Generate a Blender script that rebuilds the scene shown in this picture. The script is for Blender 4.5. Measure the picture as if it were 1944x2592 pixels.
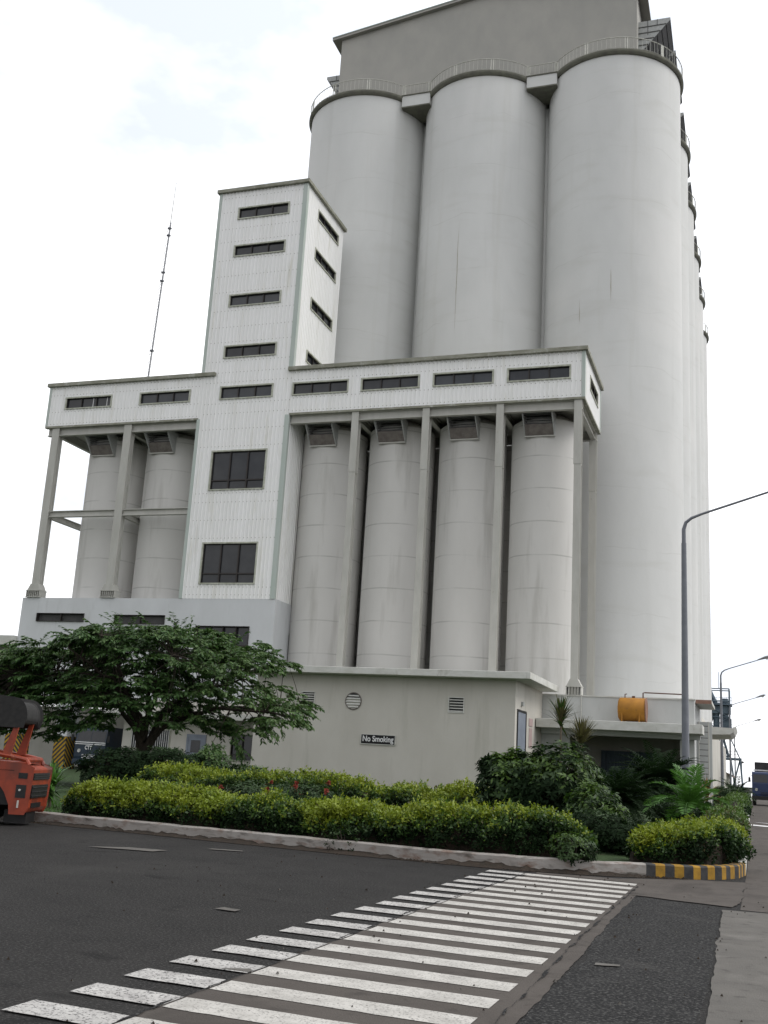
import bpy, math, random
import numpy as np
from mathutils import Vector, Matrix, noise
R = math.radians
random.seed(7); rng = np.random.default_rng(7)
for o in list(bpy.data.objects): bpy.data.objects.remove(o)
scene = bpy.context.scene
COL = scene.collection

# ------------------------------------------------------------------ camera
cam_d = bpy.data.cameras.new("camera"); cam = bpy.data.objects.new("camera", cam_d); COL.objects.link(cam)
rt = Vector((0.94592012, 0.31931014, 0.05723775)); up = Vector((0.02122423, -0.23698103, 0.97128241)); fw = Vector((-0.32370459, 0.91754075, 0.23094224))
cam.matrix_world = Matrix(((rt.x, up.x, -fw.x, 0), (rt.y, up.y, -fw.y, 0), (rt.z, up.z, -fw.z, 1.6), (0, 0, 0, 1)))
cam_d.sensor_fit = 'VERTICAL'; cam_d.sensor_height = 24.0; cam_d.lens = 24.0 * 2688.32 / 2592
cam_d.clip_start = 0.1; cam_d.clip_end = 3000
scene.camera = cam

# ------------------------------------------------------------------ sky, sun, exposure
SUN_EL, SUN_AZ = R(50), R(78)          # azimuth measured from +Y towards +X
w = bpy.data.worlds.new("World"); scene.world = w; w.use_nodes = True
nt = w.node_tree; N = nt.nodes; Lk = nt.links; N.clear()
wo = N.new('ShaderNodeOutputWorld'); bg = N.new('ShaderNodeBackground'); bg.inputs[1].default_value = 0.1
sky = N.new('ShaderNodeTexSky'); sky.sky_type = 'NISHITA'; sky.sun_disc = False
sky.sun_elevation = SUN_EL; sky.sun_rotation = SUN_AZ; sky.dust_density = 4.0; sky.air_density = 1.0
tc = N.new('ShaderNodeTexCoord'); mp = N.new('ShaderNodeMapping'); mp.inputs['Scale'].default_value = (1.6, 1.6, 3.2)
nz = N.new('ShaderNodeTexNoise'); nz.inputs['Scale'].default_value = 1.7; nz.inputs['Detail'].default_value = 6; nz.inputs['Roughness'].default_value = .55
cr = N.new('ShaderNodeValToRGB'); cr.color_ramp.elements[0].position = .36; cr.color_ramp.elements[0].color = (6.9, 7.35, 8.2, 1)
cr.color_ramp.elements[1].position = .52; cr.color_ramp.elements[1].color = (11.2, 11.2, 11.3, 1)
mx = N.new('ShaderNodeMix'); mx.data_type = 'RGBA'; mx.inputs[0].default_value = .93
# the overcast is brighter towards the sun's side of the sky than behind the photographer
dt = N.new('ShaderNodeVectorMath'); dt.operation = 'DOT_PRODUCT'; dt.inputs[1].default_value = (.55, .68, .30)
mr = N.new('ShaderNodeMapRange'); mr.inputs['From Min'].default_value = -.9; mr.inputs['From Max'].default_value = .9
mr.inputs['To Min'].default_value = .74; mr.inputs['To Max'].default_value = 1.4
vm = N.new('ShaderNodeVectorMath'); vm.operation = 'SCALE'
Lk.new(tc.outputs['Generated'], mp.inputs[0]); Lk.new(mp.outputs[0], nz.inputs[0]); 
d2 = N.new('ShaderNodeVectorMath'); d2.operation = 'DOT_PRODUCT'; d2.inputs[1].default_value = (-.534, .637, .555)
r2 = N.new('ShaderNodeMapRange'); r2.interpolation_type = 'SMOOTHSTEP'; r2.inputs['From Min'].default_value = .93; r2.inputs['From Max'].default_value = 1.0; r2.inputs['To Max'].default_value = .10
sb = N.new('ShaderNodeMath'); sb.operation = 'SUBTRACT'
Lk.new(tc.outputs['Generated'], d2.inputs[0]); Lk.new(d2.outputs['Value'], r2.inputs[0]); Lk.new(nz.outputs[0], sb.inputs[0]); Lk.new(r2.outputs[0], sb.inputs[1]); Lk.new(sb.outputs[0], cr.inputs[0])
Lk.new(sky.outputs[0], mx.inputs[6]); Lk.new(cr.outputs[0], mx.inputs[7])
Lk.new(tc.outputs['Generated'], dt.inputs[0]); Lk.new(dt.outputs['Value'], mr.inputs[0])
Lk.new(mx.outputs[2], vm.inputs[0]); Lk.new(mr.outputs[0], vm.inputs['Scale']); Lk.new(vm.outputs[0], bg.inputs[0]); Lk.new(bg.outputs[0], wo.inputs[0])
sd = bpy.data.lights.new("sun", 'SUN'); sd.energy = 1.35; sd.angle = R(28); sd.color = (1.0, .97, .92)
so = bpy.data.objects.new("sun", sd); COL.objects.link(so)
sdir = Vector((math.sin(SUN_AZ) * math.cos(SUN_EL), math.cos(SUN_AZ) * math.cos(SUN_EL), math.sin(SUN_EL)))
so.rotation_euler = sdir.to_track_quat('Z', 'Y').to_euler(); so.location = (40, 40, 90)
scene.view_settings.view_transform = 'Standard'; scene.view_settings.look = 'None'
scene.view_settings.exposure = 0.19; scene.view_settings.gamma = 1.0; scene.view_settings.use_curve_mapping = False

# ------------------------------------------------------------------ materials
MATS = {}
def patches(m, col, scale, lo, hi, st=(1, 1, 1), amt=1.0):
    t = m.node_tree; n = t.nodes; l = t.links; b = n['Principled BSDF']; src = b.inputs['Base Color'].links[0].from_socket
    tcn = n.new('ShaderNodeTexCoord'); mpn = n.new('ShaderNodeMapping'); mpn.inputs['Scale'].default_value = st; q = n.new('ShaderNodeTexNoise'); q.inputs['Scale'].default_value = scale; q.inputs['Detail'].default_value = 7; q.inputs['Distortion'].default_value = .6
    l.new(tcn.outputs['Object'], mpn.inputs[0]); l.new(mpn.outputs[0], q.inputs[0]); r = n.new('ShaderNodeMapRange'); r.inputs['From Min'].default_value = lo; r.inputs['From Max'].default_value = hi; r.inputs['To Max'].default_value = amt; l.new(q.outputs[0], r.inputs[0])
    mm = n.new('ShaderNodeMix'); mm.data_type = 'RGBA'; l.new(r.outputs[0], mm.inputs[0]); l.new(src, mm.inputs[6]); mm.inputs[7].default_value = (*col, 1); l.new(mm.outputs[2], b.inputs['Base Color'])
def mat(name, c1, c2=None, rough=.85, scale=3.0, stretch=(1, 1, 1), lo=.35, hi=.65, detail=5, bump=0, bscale=30, spec=.3, metal=0,
        c3=None, scale3=1.0, lo3=.55, hi3=.7, stretch3=(1, 1, 1), obj=True, coat=0):
    m = bpy.data.materials.new(name); m.use_nodes = True; t = m.node_tree; n = t.nodes; l = t.links
    b = n['Principled BSDF']; b.inputs['Roughness'].default_value = rough; b.inputs['Metallic'].default_value = metal
    b.inputs['Specular IOR Level'].default_value = spec
    tcn = n.new('ShaderNodeTexCoord')
    def nzn(sc, st, det):
        mpn = n.new('ShaderNodeMapping'); mpn.inputs['Scale'].default_value = st
        q = n.new('ShaderNodeTexNoise'); q.inputs['Scale'].default_value = sc; q.inputs['Detail'].default_value = det; q.inputs['Roughness'].default_value = .6
        l.new(tcn.outputs['Object'], mpn.inputs[0]); l.new(mpn.outputs[0], q.inputs[0]); return q
    if c2 is None: c2 = tuple(x * .82 for x in c1)
    q = nzn(scale, stretch, detail); r = n.new('ShaderNodeValToRGB'); l.new(q.outputs[0], r.inputs[0])
    r.color_ramp.elements[0].position = lo; r.color_ramp.elements[0].color = (*c1, 1)
    r.color_ramp.elements[1].position = hi; r.color_ramp.elements[1].color = (*c2, 1)
    out = r.outputs[0]
    if c3 is not None:
        q3 = nzn(scale3, stretch3, 6); r3 = n.new('ShaderNodeMapRange'); r3.inputs['From Min'].default_value = lo3; r3.inputs['From Max'].default_value = hi3
        l.new(q3.outputs[0], r3.inputs[0]); mm = n.new('ShaderNodeMix'); mm.data_type = 'RGBA'
        l.new(r3.outputs[0], mm.inputs[0]); l.new(out, mm.inputs[6]); mm.inputs[7].default_value = (*c3, 1); out = mm.outputs[2]
    l.new(out, b.inputs['Base Color'])
    if bump:
        qb = nzn(bscale, (1, 1, 1), 4); bn = n.new('ShaderNodeBump'); bn.inputs['Strength'].default_value = bump; bn.inputs['Distance'].default_value = .02
        l.new(qb.outputs[0], bn.inputs['Height']); l.new(bn.outputs[0], b.inputs['Normal'])
    MATS[name] = m; m['out'] = 0
    return m
def add_lines(m, period, width, colour, strength=.5, axis=2, wob=.0):
    """thin construction-joint lines every `period` metres along one axis"""
    t = m.node_tree; n = t.nodes; l = t.links; b = n['Principled BSDF']; src = b.inputs['Base Color'].links[0].from_socket
    tcn = n.new('ShaderNodeTexCoord'); sp = n.new('ShaderNodeSeparateXYZ'); l.new(tcn.outputs['Object'], sp.inputs[0])
    qn = n.new('ShaderNodeTexNoise'); qn.inputs['Scale'].default_value = .35; l.new(tcn.outputs['Object'], qn.inputs[0])
    ad = n.new('ShaderNodeMath'); ad.operation = 'MULTIPLY_ADD'; l.new(qn.outputs[0], ad.inputs[0]); ad.inputs[1].default_value = wob; l.new(sp.outputs[axis], ad.inputs[2])
    md = n.new('ShaderNodeMath'); md.operation = 'PINGPONG'; l.new(ad.outputs[0], md.inputs[0]); md.inputs[1].default_value = period / 2
    lt = n.new('ShaderNodeMapRange'); l.new(md.outputs[0], lt.inputs[0]); lt.inputs['From Min'].default_value = width; lt.inputs['From Max'].default_value = width * .4
    lt.inputs['To Max'].default_value = strength
    q2 = n.new('ShaderNodeTexNoise'); q2.inputs['Scale'].default_value = .6; l.new(tcn.outputs['Object'], q2.inputs[0])
    m2 = n.new('ShaderNodeMath'); m2.operation = 'MULTIPLY'; l.new(lt.outputs[0], m2.inputs[0])
    r2 = n.new('ShaderNodeMapRange'); l.new(q2.outputs[0], r2.inputs[0]); r2.inputs['From Min'].default_value = .35; r2.inputs['From Max'].default_value = .6
    l.new(r2.outputs[0], m2.inputs[1])
    mm = n.new('ShaderNodeMix'); mm.data_type = 'RGBA'; l.new(m2.outputs[0], mm.inputs[0]); l.new(src, mm.inputs[6]); mm.inputs[7].default_value = (*colour, 1)
    l.new(mm.outputs[2], b.inputs['Base Color'])
M = MATS
mat('silo_concrete', (.625, .63, .615), (.575, .58, .565), .8, .35, (1, 1, .5), .3, .7, 6, bump=.25, bscale=6, c3=(.55, .55, .52), scale3=.9, stretch3=(1, 1, .06), lo3=.58, hi3=.8)
add_lines(M['silo_concrete'], 4.2, .05, (.42, .42, .39), .28, wob=1.2)
patches(M['silo_concrete'], (.44, .44, .41), .5, .6, .8, (1, 1, .045), .6); patches(M['silo_concrete'], (.52, .52, .49), .22, .55, .75, (1, 1, 4.5), .45); patches(M['silo_concrete'], (.68, .675, .655), .13, .5, .7, (1, 1, .6), .6)
mat('small_silo_concrete', (.60, .59, .565), (.55, .54, .515), .8, .5, (1, 1, .4), .3, .7, 6, bump=.25, bscale=6, c3=(.39, .38, .35), scale3=1.1, stretch3=(1, 1, .1), lo3=.55, hi3=.8)
add_lines(M['small_silo_concrete'], 2.05, .05, (.3, .3, .28), .6, wob=.15)
mat('headhouse_render', (.37, .36, .33), (.33, .325, .30), .9, .6, (1, 1, .6), bump=.3, bscale=8)
mat('cladding', (.84, .84, .83), (.78, .78, .76), .5, .8, (1.5, 1.5, .12), .35, .7, 6, c3=(.60, .59, .50), scale3=2.2, stretch3=(1, 1, .09), lo3=.56, hi3=.85, spec=.4)
patches(M['cladding'], (.42, .40, .32), 1.6, .62, .8, (1, 1, .05), .55)
mat('coping', (.30, .30, .25), (.20, .20, .155), .8, 1.5, (1, 1, 3), c3=(.42, .42, .38), scale3=2.5)
mat('trim_green', (.40, .46, .42), (.46, .50, .47), .6, 1.2, (1, 1, .3))
mat('frame_pale', (.48, .49, .42), (.33, .34, .27), .6, 3)
mat('mullion_dark', (.035, .03, .028), rough=.5)
mat('glass_dark', (.014, .016, .02), (.028, .03, .034), .06, 1, spec=.5)
mat('steel_pale', (.46, .455, .42), (.40, .395, .36), .6, 2, (1, 1, .3), c3=(.30, .27, .22), scale3=3, lo3=.65, hi3=.8)
mat('steel_dark', (.10, .10, .095), (.07, .07, .066), .6)
mat('galvanised', (.42, .43, .42), (.34, .35, .34), .5, 8)
mat('louver_dark', (.075, .073, .072), (.05, .05, .05), .6)
mat('hood_rust', (.20, .18, .165), (.13, .115, .105), .8, 3)
mat('paint_blue_white', (.585, .60, .61), (.54, .553, .56), .85, .7, (1, 1, .5), bump=.2, bscale=10, c3=(.42, .43, .42), scale3=1.6, stretch3=(1, 1, .15), lo3=.58, hi3=.85)
mat('paint_cream', (.52, .50, .455), (.47, .45, .405), .9, .5, (1, 1, .6), bump=.25, bscale=12, c3=(.38, .37, .32), scale3=1.4, stretch3=(1, 1, .1), lo3=.55, hi3=.8)
mat('parapet_white', (.50, .51, .50), (.43, .44, .43), .9, .7, (1, 1, .4), bump=.2, bscale=10, c3=(.33, .31, .28), scale3=1.8, stretch3=(1, 1, .2), lo3=.6, hi3=.8)
mat('slab_edge', (.58, .58, .55), (.47, .47, .43), .85, 1.2, (1, 1, 2), c3=(.30, .29, .25), scale3=3, stretch3=(1, 1, .4), lo3=.6, hi3=.8)
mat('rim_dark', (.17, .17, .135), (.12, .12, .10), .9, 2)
mat('rail_white', (.55, .55, .50), (.45, .45, .40), .5, 4)
mat('asphalt', (.017, .0166, .0163), (.026, .025, .0242), .9, 1.2, (1, 1, 1), .3, .7, 8, bump=1.0, bscale=45, c3=(.062, .06, .058), scale3=42, lo3=.52, hi3=.62)
mat('asphalt_rough', (.022, .022, .0222), (.013, .013, .0134), .95, 3, (1, 1, 1), .3, .7, 8, bump=1.0, bscale=28, c3=(.07, .069, .067), scale3=34, lo3=.52, hi3=.60)
patches(M['asphalt'], (.045, .043, .041), .55, .55, .75, (1, .45, 1), .55); patches(M['asphalt'], (.008, .008, .008), 1.4, .60, .72, (1, 1.6, 1), .6); patches(M['asphalt_rough'], (.06, .058, .055), 1.3, .60, .74, (1, 1, 1), .6)
for q_ in ('asphalt', 'asphalt_rough'): M[q_].node_tree.nodes['Principled BSDF'].inputs['Specular IOR Level'].default_value = .12
mat('concrete_road', (.088, .078, .070), (.068, .060, .054), .9, 1.5, (1, 1, 1), .3, .7, 8, bump=.5, bscale=60, c3=(.045, .040, .036), scale3=4, lo3=.55, hi3=.75)
mat('concrete_light', (.125, .118, .108), (.095, .09, .083), .9, 2.5, (1, 1, 1), .3, .7, 8, bump=.5, bscale=50, c3=(.06, .057, .052), scale3=5, lo3=.58, hi3=.75)
patches(M['concrete_road'], (.035, .031, .028), .9, .55, .72, (1.5, .6, 1), .7); patches(M['concrete_light'], (.16, .152, .14), 1.2, .58, .7, (1, 1, 1), .6)
for q_ in ('concrete_road', 'concrete_light'): M[q_].node_tree.nodes['Principled BSDF'].inputs['Specular IOR Level'].default_value = .15
mat('kerb_wash', (.33, .31, .29), (.25, .23, .21), .95, 2.5, (1, 1, 1), .3, .7, 8, bump=.6, bscale=25, c3=(.16, .105, .08), scale3=3.2, stretch3=(1, 1, 2.5), lo3=.52, hi3=.72)
patches(M['kerb_wash'], (.07, .06, .05), 2.2, .56, .7, (1, 1, 3), .85)
mat('kerb_yellow', (.34, .19, .022), (.22, .125, .02), .8, 7, bump=.4, bscale=25)
mat('kerb_black', (.03, .03, .032), (.05, .05, .05), .8, 7, bump=.4, bscale=25)
mat('soil', (.035, .025, .018), (.02, .016, .012), 1.0, 6, bump=1, bscale=20)
mat('lawn', (.028, .055, .014), (.018, .036, .009), 1.0, 4, bump=1, bscale=40, c3=(.06, .045, .025), scale3=1.5, lo3=.6, hi3=.7)
mat('orange_paint', (.27, .038, .012), (.19, .028, .011), .45, 4, c3=(.16, .03, .015), scale3=3, lo3=.58, hi3=.75, spec=.5)
patches(M['orange_paint'], (.05, .02, .014), 2.6, .54, .7, (1, 1, .5), .75); patches(M['orange_paint'], (.34, .12, .07), 7, .64, .7, (1, 1, 1), .6)
mat('glass_mid', (.03, .034, .04), (.05, .054, .06), .14, .7, spec=.5)
mat('black_metal', (.012, .012, .013), (.02, .02, .02), .45)
mat('rubber', (.02, .02, .02), (.03, .029, .028), .9, 10)
mat('lamp_pole', (.17, .18, .20), (.14, .15, .17), .5, 3)
mat('lamp_head', (.20, .20, .20), rough=.4)
mat('lamp_lens', (.55, .55, .52), rough=.2)
mat('tank_ochre', (.40, .18, .022), (.31, .138, .02), .6, 2, c3=(.24, .12, .03), scale3=3, lo3=.6, hi3=.75)
mat('brown_pipe', (.12, .06, .04), rough=.6)
mat('brown_paint', (.26, .15, .11), (.2, .12, .09), .8)
mat('door_blue', (.22, .25, .30), (.18, .20, .245), .5, 2)
mat('sign_black', (.012, .012, .013), rough=.5)
mat('sign_white', (.75, .75, .75), rough=.6)
mat('sign_red', (.45, .34, .33), rough=.6)
mat('chevron_yellow', (.42, .25, .02), (.33, .2, .02), .8, 5)
mat('navy_paint', (.012, .028, .05), (.01, .02, .035), .35, 3, spec=.5)
mat('truck_blue', (.012, .03, .10), (.01, .022, .07), .4, 3, spec=.5)
mat('tarp_dark', (.05, .048, .05), (.03, .03, .032), .9, 4)
mat('blue_steel', (.11, .15, .18), (.08, .11, .14), .6, 1)
mat('shed_brown', (.16, .12, .10), (.12, .09, .075), .9, 1)
mat('bark', (.045, .036, .028), (.025, .02, .016), 1.0, 8, (1, 1, .3), bump=1, bscale=15)
mat('stem_pale', (.16, .13, .10), (.10, .08, .06), 1.0, 10)
mat('flower_red', (.22, .035, .02), (.16, .03, .02), .8)
def leafmat(name, c1, c2, rough=.5, spec=.35):
    m = mat(name, c1, c2, rough, 1.3, (1, 1, 1), .3, .7, 3, spec=spec)
    n = m.node_tree.nodes; l = m.node_tree.links; b = n['Principled BSDF']
    tr = n.new('ShaderNodeBsdfTranslucent'); tr.inputs[0].default_value = (c1[0] * 1.1, c1[1] * 1.2, c1[2], 1)
    ms = n.new('ShaderNodeMixShader'); ms.inputs[0].default_value = .22
    l.new(b.outputs[0], ms.inputs[1]); l.new(tr.outputs[0], ms.inputs[2]); l.new(ms.outputs[0], n['Material Output'].inputs[0])
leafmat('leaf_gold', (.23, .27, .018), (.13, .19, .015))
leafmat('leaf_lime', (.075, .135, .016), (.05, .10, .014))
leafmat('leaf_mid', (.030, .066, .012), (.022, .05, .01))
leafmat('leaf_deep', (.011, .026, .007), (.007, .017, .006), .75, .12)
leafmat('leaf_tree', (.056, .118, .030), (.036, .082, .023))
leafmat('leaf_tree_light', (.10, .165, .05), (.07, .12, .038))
leafmat('leaf_palm', (.08, .19, .03), (.05, .13, .025))
leafmat('leaf_olive', (.10, .09, .035), (.07, .065, .03))
leafmat('leaf_dry', (.30, .15, .04), (.2, .1, .03))

# ------------------------------------------------------------------ mesh helpers
class MB:
    def __init__(s): s.v = []; s.f = []; s.m = []
    def face(s, pts, m=0):
        i = len(s.v); s.v += [tuple(p) for p in pts]; s.f.append(tuple(range(i, i + len(pts)))); s.m.append(m); return s
    def box(s, x0, x1, y0, y1, z0, z1, m=0):
        i = len(s.v); s.v += [(x, y, z) for z in (z0, z1) for y in (y0, y1) for x in (x0, x1)]
        for f in ((0, 2, 3, 1), (4, 5, 7, 6), (0, 1, 5, 4), (2, 6, 7, 3), (0, 4, 6, 2), (1, 3, 7, 5)):
            s.f.append(tuple(i + k for k in f)); s.m.append(m)
        return s
    def prism(s, poly, axis, a0, a1, m=0):
        """poly = 2-D outline in the plane across `axis`, extruded a0..a1"""
        def P(p, a): return (a, p[0], p[1]) if axis == 'x' else (p[0], a, p[1]) if axis == 'y' else (p[0], p[1], a)
        n = len(poly); i = len(s.v); s.v += [P(p, a0) for p in poly] + [P(p, a1) for p in poly]
        s.f.append(tuple(range(i, i + n))); s.m.append(m); s.f.append(tuple(range(i + 2 * n - 1, i + n - 1, -1))); s.m.append(m)
        for k in range(n):
            s.f.append((i + k, i + (k + 1) % n, i + n + (k + 1) % n, i + n + k)); s.m.append(m)
        return s
    def tube(s, pts, rad, n=8, m=0, caps=True):
        pts = [Vector(p) for p in pts]
        if not hasattr(rad, '__len__'): rad = [rad] * len(pts)
        base = len(s.v); prev = None
        for k, p in enumerate(pts):
            d = (pts[min(k + 1, len(pts) - 1)] - pts[max(k - 1, 0)]).normalized()
            if prev is None:
                a = d.cross(Vector((0, 0, 1)));
                if a.length < .1: a = d.cross(Vector((0, 1, 0)))
            else: a = prev - d * prev.dot(d)
            a.normalize(); prev = a; b = d.cross(a)
            for j in range(n):
                t = 2 * math.pi * j / n; s.v.append(tuple(p + (a * math.cos(t) + b * math.sin(t)) * rad[k]))
        for k in range(len(pts) - 1):
            for j in range(n):
                s.f.append((base + k * n + j, base + k * n + (j + 1) % n, base + (k + 1) * n + (j + 1) % n, base + (k + 1) * n + j)); s.m.append(m)
        if caps:
            s.f.append(tuple(base + j for j in range(n))[::-1]); s.m.append(m)
            s.f.append(tuple(base + (len(pts) - 1) * n + j for j in range(n))); s.m.append(m)
        return s
    def lathe(s, c, prof, n=64, axis='z', m=0):
        """prof = [(radius, height)...] turned round an axis through c"""
        base = len(s.v)
        for r, h in prof:
            for j in range(n):
                t = 2 * math.pi * j / n; u, v = r * math.cos(t), r * math.sin(t)
                s.v.append((c[0] + u, c[1] + v, c[2] + h) if axis == 'z' else (c[0] + h, c[1] + u, c[2] + v) if axis == 'x' else (c[0] + u, c[1] + h, c[2] + v))
        for k in range(len(prof) - 1):
            for j in range(n):
                s.f.append((base + k * n + j, base + k * n + (j + 1) % n, base + (k + 1) * n + (j + 1) % n, base + (k + 1) * n + j)); s.m.append(m)
        s.f.append(tuple(base + j for j in range(n))[::-1]); s.m.append(m)
        s.f.append(tuple(base + (len(prof) - 1) * n + j for j in range(n))); s.m.append(m)
        return s
    def build(s, name, mats, parent=None, smooth=False, bevel=0):
        me = bpy.data.meshes.new(name); me.from_pydata(s.v, [], s.f)
        if not isinstance(mats, (list, tuple)): mats = [mats]
        for q in mats: me.materials.append(M[q])
        me.polygons.foreach_set('material_index', s.m)
        if smooth:
            me.polygons.foreach_set('use_smooth', [True] * len(s.f)); me.update()
            try: me.set_sharp_from_angle(angle=R(40))
            except Exception: pass
        me.update(); o = bpy.data.objects.new(name, me); COL.objects.link(o)
        if parent is not None: o.parent = parent; o.matrix_parent_inverse = parent.matrix_basis.inverted() if parent.type == 'EMPTY' else Matrix()
        if bevel:
            b = o.modifiers.new('bevel', 'BEVEL'); b.width = bevel; b.segments = 2; b.limit_method = 'ANGLE'; b.angle_limit = R(40)
        return o
def boxes(name, m, parent, L, **kw): return [MB().box(*b).build(name, m, parent, **kw) for b in L]
def tag(o, label=None, cat=None, group=None, kind=None):
    if label: o['label'] = label
    if cat: o['category'] = cat
    if group: o['group'] = group
    if kind: o['kind'] = kind
    return o
def empty(name, loc, label, cat, group=None):
    o = bpy.data.objects.new(name, None); COL.objects.link(o); o.location = loc; o.empty_display_size = .3
    return tag(o, label, cat, group)
def copy_tree(o, parent=None, loc=None):
    c = o.copy(); COL.objects.link(c)
    if parent is not None: c.parent = parent
    if loc is not None: c.location = loc
    for ch in list(o.children): copy_tree(ch, c)
    return c
def cells(u0, u1, z0, z1, holes):
    """rectangles that tile a wall and leave the holes open"""
    zs = sorted({z0, z1, *[z for h in holes for z in (h[2], h[3]) if z0 < z < z1]})
    out = []
    holes = [h for h in holes if h[1] > u0 and h[0] < u1]
    for a, b in zip(zs, zs[1:]):
        cut = sorted([(h[0], h[1]) for h in holes if h[2] < (a + b) / 2 < h[3]]); u = u0
        for c, d in cut:
            if c > u: out.append((u, min(c, u1), a, b))
            u = max(u, d)
        if u < u1: out.append((u, u1, a, b))
    return out
def ribbed(mb, axis, plane, u0, u1, z0, z1, holes, out, pitch=.27, depth=.04):
    prof = [(0, 0), (.55, 0), (.66, 1), (.89, 1)]
    for a, b, c, d in cells(u0, u1, z0, z1, holes):
        pts = []; k = math.floor(a / pitch)
        while k * pitch < b + pitch:
            for f, h in prof:
                u = (k + f) * pitch
                if a < u < b: pts.append((u, h))
            k += 1
        pts = [(a, 0)] + pts + [(b, 0)]
        for (ua, ha), (ub, hb) in zip(pts, pts[1:]):
            pa, pb = plane + out * depth * ha, plane + out * depth * hb
            q = [(ua, pa, c), (ub, pb, c), (ub, pb, d), (ua, pa, d)] if axis == 'x' else [(pa, ua, c), (pb, ub, c), (pb, ub, d), (pa, ua, d)]
            mb.face(q)
def flat(mb, axis, y0, y1, u0, u1, z0, z1, holes):
    for a, b, c, d in cells(u0, u1, z0, z1, holes):
        if axis == 'x': mb.box(a, b, y0, y1, c, d)
        else: mb.box(y0, y1, a, b, c, d)
def window(parent, axis, plane, out, u0, u1, z0, z1, cols=3, transom=None, trim=.1, frame='frame_pale', glass='glass_dark', name='window', rec=.12, mw=.035):
    def bx(mb, a, b, p, q, c, d):
        p, q = sorted((plane + out * p, plane + out * q))
        mb.box(a, b, p, q, c, d) if axis == 'x' else mb.box(p, q, a, b, c, d)
    f = MB(); t = trim
    bx(f, u0 - t, u1 + t, -rec, .07, z1, z1 + t); bx(f, u0 - t, u1 + t, -rec, .09, z0 - t * .8, z0)
    bx(f, u0 - t, u0, -rec, .068, z0, z1); bx(f, u1, u1 + t, -rec, .068, z0, z1)
    w = f.build(name, frame, parent)
    m = MB()
    for k in range(1, cols):
        x = u0 + (u1 - u0) * k / cols; bx(m, x - mw, x + mw, -rec + .003, -.02, z0, z1)
    if transom: bx(m, u0, u1, -rec + .002, -.025, transom - mw, transom + mw)
    for a, b, c, d in ((u0, u1, z0, z0 + mw), (u0, u1, z1 - mw, z1), (u0, u0 + mw, z0, z1), (u1 - mw, u1, z0, z1)): bx(m, a, b, -rec + .004, -.03, c, d)
    m.build('mullion', 'mullion_dark', w)
    g = MB(); bx(g, u0, u1, -rec - .03, -rec, z0, z1); g.build('pane', glass, w)
    return w

# ================================================================== GROUND
g = MB(); g.face([(-900, -300, 0), (900, -300, 0), (900, 1500, 0), (-900, 1500, 0)]); tag(g.build('ground', 'asphalt'), kind='structure')
def ragged(pts, amp=.04, step=.25, seed=0):
    out = []
    for (x0, y0), (x1, y1) in zip(pts, pts[1:] + pts[:1]):
        L = math.hypot(x1 - x0, y1 - y0); n = max(1, int(L / step)) if L < 60 else 1
        for k in range(n):
            t = k / n; x = x0 + (x1 - x0) * t; y = y0 + (y1 - y0) * t
            q = noise.noise_vector(Vector((x * 1.7, y * 1.7, seed))) + .5 * noise.noise_vector(Vector((x * 6, y * 6, seed + 3)))
            out.append((x + q.x * amp, y + q.y * amp))
    return out
def sheet(name, poly, z, m, kind='structure'):
    b = MB(); b.face([(x, y, z) for x, y in poly]); return tag(b.build(name, m), kind=kind)
sheet('road', [(-.2, 15.6), (-.15, 23), (-.22, 60), (-.25, 700), (14, 700), (14, 15.4)], .0045, 'concrete_road')
sheet('road_slab', ragged([(-.34, -3), (-.34, 9), (-.42, 15.4), (10, 15.9), (10, -3)], .03, .06), .008, 'concrete_light')
sheet('road_patch', ragged([(-1.66, 16.2), (-.3, 15.75), (-.19, 17), (-.15, 19.9), (-.9, 19.6), (-1.75, 18.9), (-2.1, 18.55), (-3.4, 18.4), (-3.4, 18.1), (-1.7, 18.0)], .05, .06), .012, 'concrete_road')
sheet('crossing_strip', ragged([(-3.63, 3), (-3.66, 9), (-3.64, 14), (-3.45, 18.05), (-1.60, 18.1), (-1.60, 13), (-1.52, 10.5), (-1.50, 9), (-1.48, 3)], .03, .05), .008, 'concrete_road')
# worn white stripes of the crossing
mw = mat('road_paint', (.50, .485, .455), (.33, .318, .295), .85, 3.5, (1, 1, 1), .3, .7, 8, c3=(.12, .115, .108), scale3=55, lo3=.54, hi3=.66, bump=.3, bscale=50)
mw2 = mat('road_paint_worn', (.50, .49, .47), (.30, .29, .28), .9, 3.5, (1, 1, 1), .3, .7, 8, c3=(.055, .054, .054), scale3=48, lo3=.525, hi3=.62, bump=.6, bscale=50)
zb = MB()
for k in range(-3, 19):
    yl = 5.93 + .655 * k; yr = yl - .15; wd = .335
    xl = -4.36 + max(0, k) * .0125 + random.uniform(-.02, .02); xm = -3.63 + .008 * max(0, k - 8); xr = -1.755
    def yy(x): return yl + (yr - yl) * (x - xl) / (xr - xl)
    def strip(xa, xb, mi, z):
        n = max(2, int((xb - xa) / .12)); lo = []; hi = []
        for j in range(n + 1):
            x = xa + (xb - xa) * j / n
            lo.append((x, yy(x) + .016 * noise.noise(Vector((x * 9, k * 3.1, 0))), z)); hi.append((x, yy(x) + wd + .016 * noise.noise(Vector((x * 9, k * 3.1, 5))), z))
        for j in range(n): zb.face([lo[j], lo[j + 1], hi[j + 1], hi[j]], mi)
    strip(xl, xm - .01, 1, .012); strip(xm + .01, xr, 0, .012)
tag(zb.build('crosswalk', ['road_paint', 'road_paint_worn']), kind='structure')
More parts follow.
